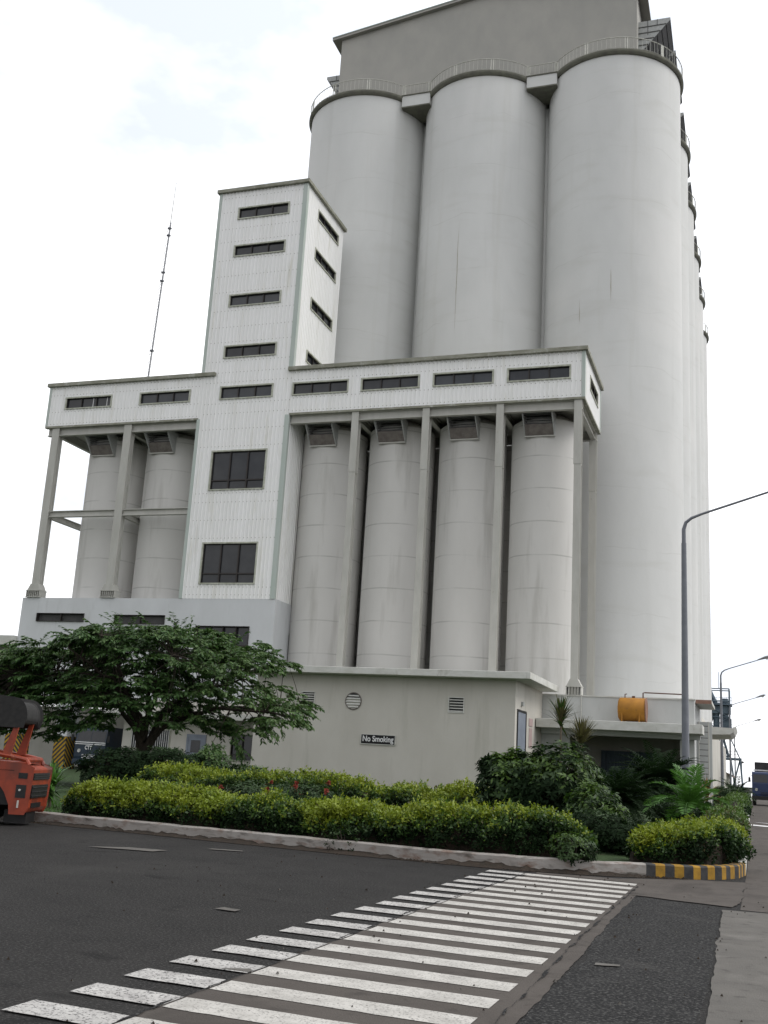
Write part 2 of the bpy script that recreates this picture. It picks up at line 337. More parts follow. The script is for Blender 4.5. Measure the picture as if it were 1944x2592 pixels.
# crack lines and old patches
ck = MB()
def crack(pts, wmax, z=.0165, seed=0, step=.03):
    L = []
    for (x0, y0), (x1, y1) in zip(pts, pts[1:]):
        n = max(1, int(math.hypot(x1 - x0, y1 - y0) / step))
        for j in range(n): t = j / n; L.append((x0 + (x1 - x0) * t, y0 + (y1 - y0) * t))
    a = []; b = []
    for x, y in L:
        q = noise.noise(Vector((x * 1.3, y * 1.3, seed))) * .035 + noise.noise(Vector((x * 9, y * 9, seed))) * .014 + noise.noise(Vector((x * 31, y * 31, seed))) * .012; ww = wmax * (.1 + 1.5 * max(0, .15 + noise.noise(Vector((x * 4, y * 4, seed + 9)))))
        a.append((x + q - ww, y, z)); b.append((x + q + ww, y, z))
    for k in range(len(a) - 1): ck.face([a[k], b[k], b[k + 1], a[k + 1]])
crack([(-3.63, 5), (-3.65, 9.2), (-3.68, 13), (-3.5, 17.9)], .014, seed=1)
crack([(-4.6, 14.2), (-5.6, 12.8), (-6.9, 12.4), (-8.2, 11.2)], .006, .006, 5); crack([(-1.2, 7.4), (-.9, 9.3), (-.5, 10.4)], .006, .006, 6); crack([(-1.62, 5), (-1.64, 9), (-1.70, 11), (-1.70, 13), (-1.71, 17.5)], .016, seed=2)
tag(ck.build('road_crack', 'asphalt_rough'), kind='structure')
sheet('rough_asphalt', ragged([(-1.52, -2), (-1.50, 9.5), (-1.45, 10.2), (-1.62, 12), (-1.66, 16.1), (-.42, 15.6), (-.40, 12), (-.36, -2)], .035, .05, 4), .004, 'asphalt_rough')
pt = MB()
for poly in ([(-10.4, 15.75), (-9.9, 16.25), (-9.2, 16.35), (-9.25, 15.95)], [(-1.36, 10.0), (-1.15, 10.05), (-1.17, 10.15), (-1.38, 10.12)], [(-8.9, 17.2), (-8.3, 17.3), (-8.35, 17.45), (-8.9, 17.35)],
             [(-5.45, 10.75), (-5.2, 10.7), (-5.2, 10.85), (-5.4, 10.9)], [(-3.9, 7.9), (-3.65, 7.85), (-3.7, 8.0)]):
    pt.face([(x, y, .0148) for x, y in ragged(poly, .05, .1, 8)])
tag(pt.build('cement_patch', 'concrete_light'), kind='structure')
# planted bed inside the kerb
KP = [(-26, 20.3), (-20, 19.95), (-14, 19.6), (-11.6, 19.35), (-9, 19.0), (-7, 18.75), (-5, 18.62), (-3.6, 18.7), (-2.6, 18.95), (-1.75, 19.35), (-1.0, 19.75), (-.55, 20.2), (-.28, 20.8), (-.17, 21.6), (-.17, 24), (-.2, 40), (-.22, 60), (-.25, 100), (-.25, 240)]
def offs(P, d):
    out = []
    for k, p in enumerate(P):
        a = Vector(P[max(k - 1, 0)]); b = Vector(P[min(k + 1, len(P) - 1)]); t = (b - a).normalized(); out.append((p[0] - t.y * d, p[1] + t.x * d))
    return out
KI = offs(KP, .18)
lawn_poly = KI + [(-90, 240), (-90, 20.5)]
sheet('lawn', lawn_poly, .16, 'lawn')
def kerb_mesh(P, fn, ztop=.22):
    I = offs(P, .18); b = MB()
    for k in range(len(P) - 1):
        L = math.hypot(P[k + 1][0] - P[k][0], P[k + 1][1] - P[k][1]); n = max(1, int(L / .11)) if L < 30 else 12
        for j in range(n):
            def q(A, t): return (A[k][0] + (A[k + 1][0] - A[k][0]) * t, A[k][1] + (A[k + 1][1] - A[k][1]) * t)
            a, c = q(P, j / n), q(P, (j + 1) / n); ai, ci = q(I, j / n), q(I, (j + 1) / n); m = fn(k, (j + .5) / n)
            def zz(p): return ztop + .012 * noise.noise(Vector((p[0] * 1.3, p[1] * 1.3, 0))) + .006 * noise.noise(Vector((p[0] * 9, p[1] * 9, 0)))
            def bt(p): return .03 * noise.noise(Vector((p[0] * 4, p[1] * 4, 2)))
            za, zc = zz(a), zz(c); bev = .025
            def mid(p, i, f): return (p[0] + (i[0] - p[0]) * f, p[1] + (i[1] - p[1]) * f)
            a2, c2 = mid(a, ai, .16), mid(c, ci, .16)
            b.face([(*a, -.02), (*c, -.02), (*c, zc - bev), (*a, za - bev)], m)
            b.face([(*a, za - bev), (*c, zc - bev), (*c2, zc), (*a2, za)], m)
            b.face([(*a2, za), (*c2, zc), (*ci, zc), (*ai, za)], m)
            b.face([(*ai, za), (*ci, zc), (*ci, 0), (*ai, 0)], m)
    return b
def resample(P, a, b, st=.14):
    out = []
    for (x0, y0), (x1, y1) in zip(P[a:b], P[a + 1:b + 1]):
        n = max(1, int(math.hypot(x1 - x0, y1 - y0) / st))
        for j in range(n): t = j / n; out.append((x0 + (x1 - x0) * t, y0 + (y1 - y0) * t))
    return out + [P[b]]
tag(kerb_mesh(KP[:10], lambda k, t: 0).build('kerb', 'kerb_wash'), kind='structure')
PS = resample(KP, 9, 13, .145)
tag(kerb_mesh(PS, lambda k, t: k % 2, .225).build('painted_kerb', ['kerb_black', 'kerb_yellow']), kind='structure')
tag(kerb_mesh(KP[13:], lambda k, t: 0).build('roadside_kerb', 'slab_edge'), kind='structure')
gp = [(x, y - .02) for x, y in KP[2:11]]; go_ = [(x, y - .13 - .07 * noise.noise(Vector((x * 1.1, 0, 5)))) for x, y in resample(KP, 2, 10, .12)]
sheet('gutter', [(x, y + .01) for x, y in resample(KP, 2, 10, .12)] + ragged(go_[::-1], .05, .1)[:-1], .006, 'soil')
bk = MB(); rp_ = resample(KP, 2, 9, .07); prev = None
for x, y in rp_:
    a_ = max(0, .055 + .075 * noise.noise(Vector((x * .8, 1, 4))) + .045 * noise.noise(Vector((x * 4.5, 2, 4))) + .03 * noise.noise(Vector((x * 14, 2, 9)))); cur = ((x, y + .0, a_), (x, y - .05, a_ * .75), (x, y - .17 - a_, .008))
    if prev: bk.face([prev[1], cur[1], cur[0], prev[0]]); bk.face([prev[2], cur[2], cur[1], prev[1]])
    prev = cur
tag(bk.build('gutter_bank', 'soil'), kind='structure')
# dirt and litter gathered in the gutter
db = MB()
for i in range(4200):
    t = rng.random(); x = -14.3 + 13.2 * t; k = max(j for j in range(len(KP) - 1) if KP[j][0] <= x); f = (x - KP[k][0]) / (KP[k + 1][0] - KP[k][0]); y = KP[k][1] + (KP[k + 1][1] - KP[k][1]) * f
    dens = .5 + noise.noise(Vector((x * .9, 0, 3)))
    if rng.random() > dens + .25: continue
    y -= abs(rng.normal(0, .07)) + .01; s = rng.uniform(.008, .035) * (1 if y > 0 else 1)
    a = rng.uniform(0, 6.28); h = s * rng.uniform(.4, 1.1)
    p = [(x + s * 1.5 * math.cos(a + q * 1.57), y + s * math.sin(a + q * 1.57), 0) for q in range(4)]; top = (x, y, h + .002)
    for q in range(4): db.face([p[q], p[(q + 1) % 4], top])
tag(db.build('gutter_dirt', 'soil'), 'dark dirt and leaf litter gathered along the foot of the kerb', 'dirt', kind='stuff')
st = MB()
for i in range(300):
    x = rng.uniform(-9, 2.2); y = rng.uniform(5.5, 18.3) ; s = rng.uniform(.006, .02) * (1.6 if rng.random() < .06 else 1)
    if x < -4.3 and rng.random() < .5: continue
    a = rng.uniform(0, 6.28); p = [(x + s * math.cos(a + q * 1.57), y + s * rng.uniform(.6, 1) * math.sin(a + q * 1.57), .018) for q in range(4)]; top = (x + s * .2, y, .022 + s)
    for q in range(4): st.face([p[q], p[(q + 1) % 4], top], 0 if rng.random() < .8 else 1)
tag(st.build('road_grit', ['soil', 'concrete_light']), 'loose grit and small stones scattered over the asphalt', 'grit', kind='stuff')
sheet('road_line', [(-.15, 48.4), (.9, 47.6), (4, 47.2), (4, 48.4), (.5, 49.1), (-.15, 49.6)], .02, 'sign_white')
sheet('road_line', [(-.1, 53.2), (.8, 51.9), (4, 51), (4, 51.4), (.8, 52.5)], .02, 'sign_white')

# ================================================================== BIG SILOS
X0, Y0, PIT, RAD, ZR, RR = -29.12, 73.65, 10.01, 4.94, 53.32, 5.2
def rail(mb, pts, z, h=1.0, bal=.33, closed=False):
    """top rail, bottom rail, paired posts and balusters along a plan polyline"""
    L = 0; pts = [Vector((p[0], p[1], z)) for p in pts]; acc = 0; nb = 0
    mb.tube([p + Vector((0, 0, h)) for p in pts], .035, 5); mb.tube([p + Vector((0, 0, .12)) for p in pts], .022, 4)
    d = 0; nxt = 0; k = 0; tot = sum((b - a).length for a, b in zip(pts, pts[1:])); seg = max(1, round(tot / 3.0)); posts = [tot * i / seg for i in range(seg + 1)]
    def at(s):
        for a, b in zip(pts, pts[1:]):
            l = (b - a).length
            if s <= l + 1e-6: return a + (b - a) * (s / l)
            s -= l
        return pts[-1]
    s = bal / 2
    while s < tot: p = at(s); mb.tube([p + Vector((0, 0, .12)), p + Vector((0, 0, h))], .014, 3, caps=False); s += bal
    for q in posts:
        for e in (-.09, .09):
            p = at(min(max(q + e, 0), tot)); mb.tube([p, p + Vector((0, 0, h))], .035, 4)
FRONT = [('left', 'tall grey concrete silo, leftmost of the front row, behind the white stair tower'),
         ('middle', 'tall grey concrete silo in the middle of the front row, streaked with rust'),
         ('right', 'tall grey concrete silo right in the front row, behind the ochre tank')]
SIDE = ['second silo back along the road side, just behind the front right silo',
        'third silo back along the road side of the block', 'fourth silo back along the road side of the block',
        'fifth silo back along the road side of the block', 'last and farthest silo at the road end of the block']
for idx, (i, k) in enumerate([(0, 0), (1, 0), (2, 0), (2, 1), (2, 2), (2, 3), (2, 4), (2, 5)]):
    cx, cy = X0 + i * PIT, Y0 + k * PIT
    e = empty('grain_silo', (cx, cy, 0), FRONT[i][1] if k == 0 else SIDE[k - 1], 'silo', 'big concrete grain silos')
    MB().lathe((cx, cy, 0), [(RAD, 0), (RAD, 26), (RAD, ZR - .32)], 112).build('shaft', 'silo_concrete', e, smooth=True)
    MB().lathe((cx, cy, 0), [(RAD + .1, ZR - .319), (RR - .03, ZR - .2), (RR, ZR - .12), (RR, ZR), (.5, ZR + .002)], 112).build('rim', 'rim_dark', e, smooth=True)
    h = 3.95 / RR; a0 = math.asin(h)          # half angle of the free arc
    def arc(am, half, n=14, r=RR - .08): return [(cx + r * math.sin(am + t), cy - r * math.cos(am + t)) for t in np.linspace(-half, half, n)]
    rl = MB()
    if k == 0: rail(rl, arc(0, a0 if i < 2 else a0, 16), ZR)
    if i == 0: rail(rl, arc(-math.pi / 2, math.pi / 2 - a0 if False else .7, 10), ZR)
    if i == 2: rail(rl, arc(math.pi / 2, .71 if k == 0 else a0, 14), ZR)
    if k == 0 and i < 2: rail(rl, [(cx + 3.95, 70.28), (cx + PIT - 3.95, 70.28)], ZR)
    if i == 2 and k < 5: rail(rl, [(cx + 3.37, cy + 3.95), (cx + 3.37, cy + PIT - 3.95)], ZR)
    rl.build('railing', 'rail_white', e)
    if k == 0 and i < 2:
        MB().box(cx + 3.85, cx + PIT - 3.85, 70.18, 72.4, ZR - .97, ZR - .004).build('link_slab', 'silo_concrete', e)
        MB().box(cx + 3.85, cx + PIT - 3.85, 70.14, 72.4, ZR - 1.08, ZR - .971).build('link_soffit', 'rim_dark', e)  # olive lower edge; the dark colour also stands in for occlusion underneath
        MB().box(cx + 3.8, cx + PIT - 3.8, 70.1, 72.4, ZR - .003, ZR + .06).build('link_coping', 'rim_dark', e)
        MB().box(cx + 4.72, cx + PIT - 4.72, 73.0, 74.4, 5, ZR - 1.06).build('link_wall', 'silo_concrete', e)
    if i == 2 and k < 5:
        MB().box(cx + 1.5, cx + 3.45, cy + 3.85, cy + PIT - 3.85, ZR - .97, ZR - .004).build('link_slab', 'silo_concrete', e)
        MB().box(cx - .5, cx + 1.6, cy + 4.4, cy + PIT - 4.4, 0, ZR - 1.06).build('link_wall', 'silo_concrete', e)
# streaks and hair cracks on the shafts
def streak(cx, cy, ang, z0, z1, wd, parent, name='rust_streak', m='hood_rust'):
    b = MB(); n = 24; pts = []
    for j in range(n + 1):
        z = z0 + (z1 - z0) * j / n; a = ang + .012 * noise.noise(Vector((z * .4, ang * 9, 1))) + .003 * noise.noise(Vector((z * 2.4, ang * 9, 7))); ww = wd * (.35 + abs(noise.noise(Vector((z * .8, 3, ang))))) * math.sin(math.pi * (j + .3) / (n + .6)) / RAD
        pts.append((a, ww, z))
    for (a, wa, za), (c, wc, zc) in zip(pts, pts[1:]):
        r = RAD + .006
        def P(t, z): return (cx + r * math.sin(t), cy - r * math.cos(t), z)
        b.face([P(a - wa, za), P(a + wa, za), P(c + wc, zc), P(c - wc, zc)])
    b.build(name, m, parent)
mat('streak', (.40, .38, .32), (.33, .30, .24), .9, 3)
mid = [o for o in bpy.data.objects if o.name.startswith('grain_silo')]
for (si, ang, z0, z1, wd) in [(1, -.12, 41, 32, .05), (1, -.05, 29, 26.8, .06), (2, .1, 36, 33.5, .05), (0, .05, 38, 33, .03), (2, -.35, 34, 32, .03)]:
    streak(X0 + si * PIT, Y0, ang, z0, z1, wd, mid[si], m='streak')

# ================================================================== HEADHOUSE
hh = empty('headhouse', (-19.2, 71, ZR), 'long grey gabled headhouse standing on top of the big silos', 'rooftop building')
HX0, HX1, HY0, HY1 = -31.2, -7.12, 71.0, 131.0; EZ = 60.15; RZ = EZ + 12.04 * .148
MB().prism([(HX0, ZR), (HX1, ZR), (HX1, EZ), ((HX0 + HX1) / 2, RZ), (HX0, EZ)], 'y', HY0, HY1).build('wall', 'headhouse_render', hh)
ro = MB(); xm = (HX0 + HX1) / 2; ov = .72; dz = ov * .148
for s in (-1, 1):
    xe = xm + s * (12.04 + ov)
    ro.prism([(xm, RZ + .003), (xe, EZ - dz + .003), (xe, EZ - dz + .2), (xm, RZ + .2)] if s < 0 else [(xm, RZ + .003), (xm, RZ + .2), (xe, EZ - dz + .2), (xe, EZ - dz + .003)], 'y', HY0 - .35, HY1 + .4)
ro.build('roof', 'headhouse_render', hh)
ed = MB()
for s in (-1, 1):
    xe = xm + s * (12.04 + ov); ed.prism([(xm, RZ + .204), (xe, EZ - dz + .204), (xe, EZ - dz + .28), (xm, RZ + .28)], 'y', HY0 - .4, HY0 + .1)
ed.build('roof_edge', 'trim_green', hh)
def hood(side, y0, z, L=4.2, xt=None):
    xw = HX1 if side > 0 else HX0; xt = xt or xw + side * 2.3; zb = z - 2.9
    b = MB(); n = 7
    b.face([(xw, y0, z), (xt, y0, z), (xt, y0 + L, z), (xw, y0 + L, z)])
    b.face([(xt, y0, z - .02), (xt, y0 + L, z - .02), (xt, y0 + L, z - .22), (xt, y0, z - .22)])
    o = b.build('vent_hood', 'louver_dark', hh)
    l = MB()
    for j in range(n):
        f0, f1 = j / n, (j + .86) / n
        def q(f, off=0): return (xt + (xw - xt) * f - side * off * .0, z - .2 + (zb - z + .2) * f - off)
        (xa, za), (xb, zb2) = q(f0), q(f1)
        l.face([(xa, y0, za), (xa, y0 + L, za), (xb, y0 + L, zb2), (xb, y0, zb2)]); l.face([(xb, y0, zb2), (xb, y0 + L, zb2), (xb - side * .02, y0 + L, zb2 + .1), (xb - side * .02, y0, zb2 + .1)])
    l.build('louver', 'louver_dark', o)
    for yy in (y0, y0 + L): MB().prism([(xw, z), (xt, z), (xt, z - .2), (xw, zb)], 'y', yy - .002, yy + .02).build('end_panel', 'galvanised', o)
    r = MB()
    for j in range(1, 5):
        zz = z - j * .52; f = (z - .2 - zz) / (z - .2 - zb); xx = xt + (xw - xt) * max(0, f); r.box(*sorted((xw, xx)), y0 - .04, y0 - .003, zz - .035, zz + .035)
    for j in (1, 2): xx = xw + side * j * .7; r.box(xx - .02, xx + .02, y0 - .03, y0 - .004, z - 2.0 + j * .75, z)
    r.build('slat', 'steel_dark', o)
for y0, L, xt in ((72.2, 3.7, -4.75), (76.2, 3.4, -4.62), (79.9, 3.1, -4.52), (84.7, 4.6, -4.5), (90.5, 4.4, -4.5), (96.3, 3.8, -4.5), (101.2, 4.1, -4.5), (107.2, 3.7, -4.5), (111.7, 3.8, -4.5), (117.2, 3.8, -4.5)): hood(1, y0, 58.1, L, xt)
for i in range(3): hood(-1, 73.6 + 5.85 * i, 58.9)

# ================================================================== STAIR TOWER AND GALLERIES
YF, YB = 60.0, 66.9
TX0, TX1, LX0, WX1 = -34.76, -28.13, -46.87, -9.03
ZP, ZG, ZW, ZT = 11.25, 23.48, 26.4, 40.14
tb = empty('clad_tower_building', (-31.4, 63.4, ZP), 'white ribbed-metal stair tower with long galleries on stilts to both sides', 'industrial building')
wins = []                                               # front windows on Y = YF
for z0, z1 in ((38.05, 38.8), (35.2, 35.92), (31.46, 32.2), (27.7, 28.46), (24.76, 25.54)): wins.append((-33.22 if z0 < 37 else -33.17, -29.5 if z0 < 37 else -29.43, z0, z1))
gal = [(-45.43, -41.79), (-39.4, -35.64), (-27.92, -24.16), (-23.13, -19.4), (-18.34, -14.64), (-13.61, -9.91)]
wins += [(a, b, 24.75, 25.48) for a, b in gal]
big = [(-33.38, -29.53, 18.48, 21.04), (-33.41, -29.6, 12.27, 14.83)]
sk = MB(); ribbed(sk, 'x', YF, TX0, TX1, ZP, ZT, wins + big, -1); ribbed(sk, 'x', YF, LX0, TX0, ZG, ZW, wins, -1); ribbed(sk, 'x', YF, TX1, WX1, ZG, ZW, wins, -1)
sidew = [(62.13, 65.93, 38.57, 39.2), (62.1, 65.91, 35.56, 36.24), (62.08, 65.88, 31.77, 32.49), (62.05, 65.85, 27.9, 28.6)]
ribbed(sk, 'y', TX1, YF, YB, ZP - .9, ZT, sidew, 1); ribbed(sk, 'y', TX0, YF, YB, ZP, ZT, [], -1)
ribbed(sk, 'x', YB, TX0, TX1, ZP, ZT, [], 1); ribbed(sk, 'x', YB, LX0, TX0, ZG, ZW, [], 1); ribbed(sk, 'x', YB, TX1, WX1, ZG, ZW, [], 1)
endw = [(62.28, 65.6, 24.78, 25.58)]
ribbed(sk, 'y', WX1, YF, YB, ZG, ZW, endw, 1); ribbed(sk, 'y', LX0, YF, YB, ZG, ZW, [], -1)
sk.build('cladding', 'cladding', tb)
for q_, (a, b, c, d) in enumerate(wins):
    w_ = window(tb, 'x', YF, -1, a, b, c, d, glass='glass_mid' if q_ in (2, 4, 6, 9) else 'glass_dark')
    if q_ == 5:
        for xx in (-43.32, -42.2): MB().box(xx, xx + .05, YF + .10, YF + .115, c + .08, d - .05).build('blind_edge', 'sign_white', w_)
for a, b, c, d in big: window(tb, 'x', YF, -1, a, b, c, d, 3, c + (d - c) * .24, mw=.045)
for a, b, c, d in sidew: window(tb, 'y', TX1, 1, a, b, c, d)
for a, b, c, d in endw: window(tb, 'y', WX1, 1, a, b, c, d)
def coping(x0, x1, z, h=.26, o=.22, y0=YF, y1=YB):
    c = MB(); c.box(x0 - o, x1 + o, y0 - o, y0 + .12, z, z + h); c.box(x0 - o, x1 + o, y1 - .12, y1 + o, z, z + h)
    c.box(x1 - .12, x1 + o, y0 + .12, y1 - .12, z, z + h); c.box(x0 - o, x0 + .12, y0 + .12, y1 - .12, z, z + h); c.build('coping', 'coping', tb, bevel=.02)
coping(TX0, TX1, ZT); coping(LX0, TX0 + .8, ZW); coping(TX1, WX1, ZW)
boxes('roof', 'coping', tb, [(TX0 + .05, TX1 - .05, YF + .05, YB - .05, ZT - .3, ZT - .1), (LX0 + .05, TX0, YF + .05, YB - .05, ZW - .3, ZW - .1), (TX1, WX1 - .05, YF + .05, YB - .05, ZW - .3, ZW - .1)])
boxes('corner_trim', 'trim_green', tb, [(TX1 - .02, TX1 + .07, YF - .07, YF + .22, ZW + .28, ZT - .01), (TX1 - .25, TX1 - .021, YF - .068, YF - .02, ZW + .28, ZT - .01), (TX1 - .25, TX1 + .07, YF - .07, YF + .15, ZP, ZG - .1), (TX0 - .07, TX0 + .16, YF - .07, YF + .1, ZW + .28, ZT - .01), (TX0 - .07, TX0 + .16, YF - .07, YF + .1, ZP, ZG - .1), (LX0 - .07, LX0 + .12, YF - .07, YF + .1, ZG, ZW - .01), (WX1 - .12, WX1 + .07, YF - .07, YF + .14, ZG, ZW - .01), (WX1 - .02, WX1 + .065, YB - .15, YB + .07, ZG, ZW - .01)])
boxes('bottom_flashing', 'coping', tb, [(LX0 - .06, TX0 - .07, YF - .065, YF + .2, ZG - .14, ZG), (TX1 + .07, WX1 + .06, YF - .065, YF + .2, ZG - .14, ZG), (WX1 - .2, WX1 + .062, YF + .2, YB + .06, ZG - .14, ZG)])
boxes('gallery_floor', 'steel_pale', tb, [(LX0 + .1, TX0, YF + .2, YB, ZG - .1, ZG + .1), (TX1, WX1 - .1, YF + .2, YB, ZG - .1, ZG + .1)])
# fixing screws on the ribs
sc = MB()
def screws(x0, x1, z, skip=()):
    k = math.ceil(x0 / .27)
    while k * .27 < x1:
        x = (k + .775) * .27
        if x < x1 and not any(a - .1 < x < b + .1 and c - .1 < z < d + .1 for a, b, c, d in skip): sc.box(x - .02, x + .02, YF - .052, YF - .035, z - .02, z + .02)
        k += 1
for z in [11.5, 12.0, 15.2, 16.4, 17.6, 18.2, 21.4, 22.6, 23.7, 24.4, 25.9, 26.6, 27.4, 28.8, 29.9, 31.1, 32.5, 33.7, 34.9, 36.3, 37.3, 38.6, 39.7]: screws(TX0, TX1, z, wins + big)
for z in [23.62, 24.5, 25.75, 26.25]: screws(LX0, TX0, z, wins); screws(TX1, WX1, z, wins)
sc.build('screw', 'coping', tb)
# open steelwork that carries the galleries
def ihx(mb, x, y, z0, z1, wd=.42, dp=.5):
    mb.box(x - wd / 2, x + wd / 2, y, y + .05, z0, z1); mb.box(x - wd / 2, x + wd / 2, y + dp - .05, y + dp, z0, z1); mb.box(x - wd * .36, x + wd * .36, y + .051, y + dp - .051, z0, z1)
for x in (-23.47, -18.77, -14.07, -9.36):
    for y in (60.02, 66.3):
        c = MB(); ihx(c, x, y, 5.9, 19.33); ihx(c, x - .015, y - .012, 19.36, 23.35, .46, .53); c.box(x - .2, x + .2, y + .02, y + .4, 19.32, 19.37)
        c.build('column', 'steel_pale', tb)
for x in (-46.05, -40.18):
    for y in (60.02, 66.3):
        c = MB(); ihx(c, x, y, 11.9, 23.35, .58, .5)
        c.prism([(x - .29, 12.2), (x + .29, 12.2), (x + .5, 11.78), (x - .5, 11.78)], 'y', y - .1, y + .6)
        c.build('column', 'steel_pale', tb)
        f = MB(); f.box(x - .56, x + .56, y - .15, y + .65, 11.72, 11.78); f.box(x - .56, x + .56, y - .15, y + .65, 11.27, 11.32)
        for j in range(8): xx = x - .52 + j * .1486; f.box(xx - .022, xx + .022, y - .13, y + .6, 11.32, 11.72)
        f.build('column_foot', 'steel_pale', tb)
y = 60.02; x = -9.36; f = MB(); f.box(x - .45, x + .45, y - .15, y + .6, 6.4, 6.45)
f.prism([(x - .21, 6.85), (x + .21, 6.85), (x + .42, 6.45), (x - .42, 6.45)], 'y', y - .1, y + .55)
for j in range(6): xx = x - .41 + j * .164; f.box(xx - .025, xx + .025, y - .13, y + .55, 5.93, 6.4)
f.build('column_foot', 'steel_pale', tb)
bm = MB()
def ibeam(mb, a, b, y, z0, z1):
    mb.box(a, b, y, y + .3, z1 - .05, z1); mb.box(a, b, y, y + .3, z0, z0 + .05); mb.box(a, b, y + .13, y + .17, z0 + .05, z1 - .05)
ibeam(bm, LX0 + .1, TX0 - .1, 60.1, 22.8, 23.37); ibeam(bm, TX1 + .1, WX1 - .1, 60.1, 22.8, 23.37); ibeam(bm, LX0 + .1, TX0 - .1, 66.4, 22.8, 23.37); ibeam(bm, TX1 + .1, WX1 - .1, 66.4, 22.8, 23.37)
for x in (-46.05, -40.18, -23.47, -18.77, -14.07, -9.36): bm.box(x - .15, x + .15, 60.45, 66.4, 23.28, 23.34); bm.box(x - .02, x + .02, 60.45, 66.4, 22.85, 23.28); bm.box(x - .15, x + .15, 60.45, 66.4, 22.8, 22.85)
bm.build('gallery_beam', 'steel_pale', tb)
MB().box(-28.0, -14.3, 66.86, 66.96, 5.56, 22.79).build('added_back_wall', 'small_silo_concrete', tb)  # wall added to close the gaps behind the silos so they go dark
bb = MB(); ibeam(bb, -45.76, -40.47, 60.1, 16.9, 17.34); ibeam(bb, -39.89, TX0 - .05, 60.1, 16.9, 17.34); bb.build('brace_beam', 'steel_pale', tb)
for x in (-46.05, -40.18):
    b2 = MB(); b2.box(x - .15, x + .15, 60.5, 66.3, 17.26, 17.31); b2.box(x - .15, x + .15, 60.5, 66.3, 16.9, 16.95); b2.box(x - .02, x + .02, 60.5, 66.3, 16.95, 17.26); b2.build('brace_beam', 'steel_pale', tb)

# ================================================================== SMALL SILOS
SM = [(-42.9, 11.2, 'narrow grey silo standing on the plinth at the far left, behind the two pale stilts'),
      (-38.15, 11.2, 'narrow grey silo on the plinth between the left stilts and the white tower'),
      (-26.15, 5.5, 'narrow grey silo immediately right of the white tower'), (-21.4, 5.5, 'narrow grey silo second from the white tower under the right gallery'),
      (-16.62, 5.5, 'narrow grey silo third from the white tower under the right gallery'), (-11.88, 5.5, 'narrow grey silo at the right end under the gallery')]
for x, z0, lab in SM:
    r = 2.15; yc = 63.6
    e = empty('small_silo', (x, yc, z0), lab, 'silo', 'narrow silos under the galleries')
    MB().lathe((x, yc, 0), [(r, z0), (r, 15), (r, 22.75)], 72).build('shaft', 'small_silo_concrete', e, smooth=True)
    MB().lathe((x, yc, 0), [(r + .001, 22.751), (r - .5, 23.1), (r - .9, 23.36)], 48).build('cone_top', 'small_silo_concrete', e, smooth=True)
    xa, xb, zt, zb, yt, yb = x - .95, x + .9, 23.0, 21.62, 60.42, 61.42
    h = MB(); h.box(xa, xb, yt - .03, yt + .06, zt - .05, zt + .03); h.box(xa, xb, yt, yb + .5, zt + .031, zt + .05); hd = h.build('hood', 'galvanised', e)
    for xx in (xa, xb - .05): MB().prism([(yt, zt), (yb + .45, zt), (yb + .45, zb), (yb, zb), (yt, zt - .25)], 'x', xx, xx + .05).build('side_panel', 'galvanised', hd)
    fm = .55; ym, zm = yt + (yb - yt) * fm, zt + (zb - zt) * fm
    MB().prism([(ym, zm), (yb, zb), (yb + .03, zb + .02), (ym + .03, zm + .02)], 'x', xa + .06, xb - .06).build('lower_plate', 'hood_rust', hd)
    for j in range(4): f = .16 + j * .11; yy_, zz_ = yt + (yb - yt) * f, zt + (zb - zt) * f; MB().box(xa + .06, xb - .06, yy_ + .22, yy_ + .26, zz_ - .02, zz_ + .03).build('louver', 'louver_dark', hd)
    MB().box(xa + .06, xb - .06, yb + .32, yb + .36, zb + .1, zt - .02).build('shade_plate', 'louver_dark', hd)  # dark plate stands in for the shade inside the open hood
    MB().box(xa - .02, xb + .02, yt - .07, yt - .031, zt - .03, zt + .05).build('top_bar', 'sign_white', hd)
    q = MB(); q.box(xa, xb, yb - .06, yb + .02, zb - .05, zb + .03); q.build('bottom_bar', 'steel_pale', hd)

# ================================================================== PLINTH (left) WITH DRIVE-THROUGH
pb = empty('plinth_building', (-37, 62, 0), 'pale blue-white concrete plinth below the tower with a truck drive-through at its left end', 'building')
ph = [(-45.52, -41.82, 9.66, 10.19), (-39.43, -35.72, 9.57, 10.13), (-33.37, -29.65, 7.1, 9.48)]
pw = MB(); flat(pw, 'x', YF - .01, YF + .29, -46.87, -27.98, 4.75, 11.25, ph); pw.box(-46.87, -46.6, YF + .3, 68, 4.75, 11.25); pw.box(-46.6, -27.98, 67.8, 68, 4.75, 11.25)
flat(pw, 'y', -28.25, -27.98, YF + .3, 67.8, 4.75, 11.25, [(62.4, 67, 4.75, 9.4)]); pw.box(-46.6, -28.26, YF + .3, 67.8, 11.05, 11.25)
pw.build('wall', 'paint_blue_white', pb)
MB().box(-46.87, -27.98, YF + .02, 68, 4.45, 4.749).build('soffit', 'paint_cream', pb)
MB().box(-28.6, -28.5, 62, 67.5, 4.8, 9.6).build('dark_opening', 'louver_dark', pb)
for a, b, c, d in ph[:2]: window(pb, 'x', YF - .01, -1, a, b, c, d, 2, trim=.0 + .02, frame='mullion_dark', glass='louver_dark', rec=.2)
window(pb, 'x', YF - .01, -1, *ph[2], 4, 8.3, trim=.03, frame='mullion_dark', rec=.2)
gw = MB(); gh = [(-37.2, -34.5, 1.75, 2.9), (-33.2, -32.0, .8, 2.68), (-30.2, -28.75, 1.35, 2.88)]
flat(gw, 'x', YF + .05, YF + .3, -37.9, -24.9, 0, 4.449, gh); gw.box(-37.9, -37.65, YF + .3, 67.5, 0, 4.449); gw.build('ground_floor_wall', 'paint_cream', pb)
window(pb, 'x', YF + .05, -1, *gh[2], 2, 1.65, trim=.04, frame='frame_pale')
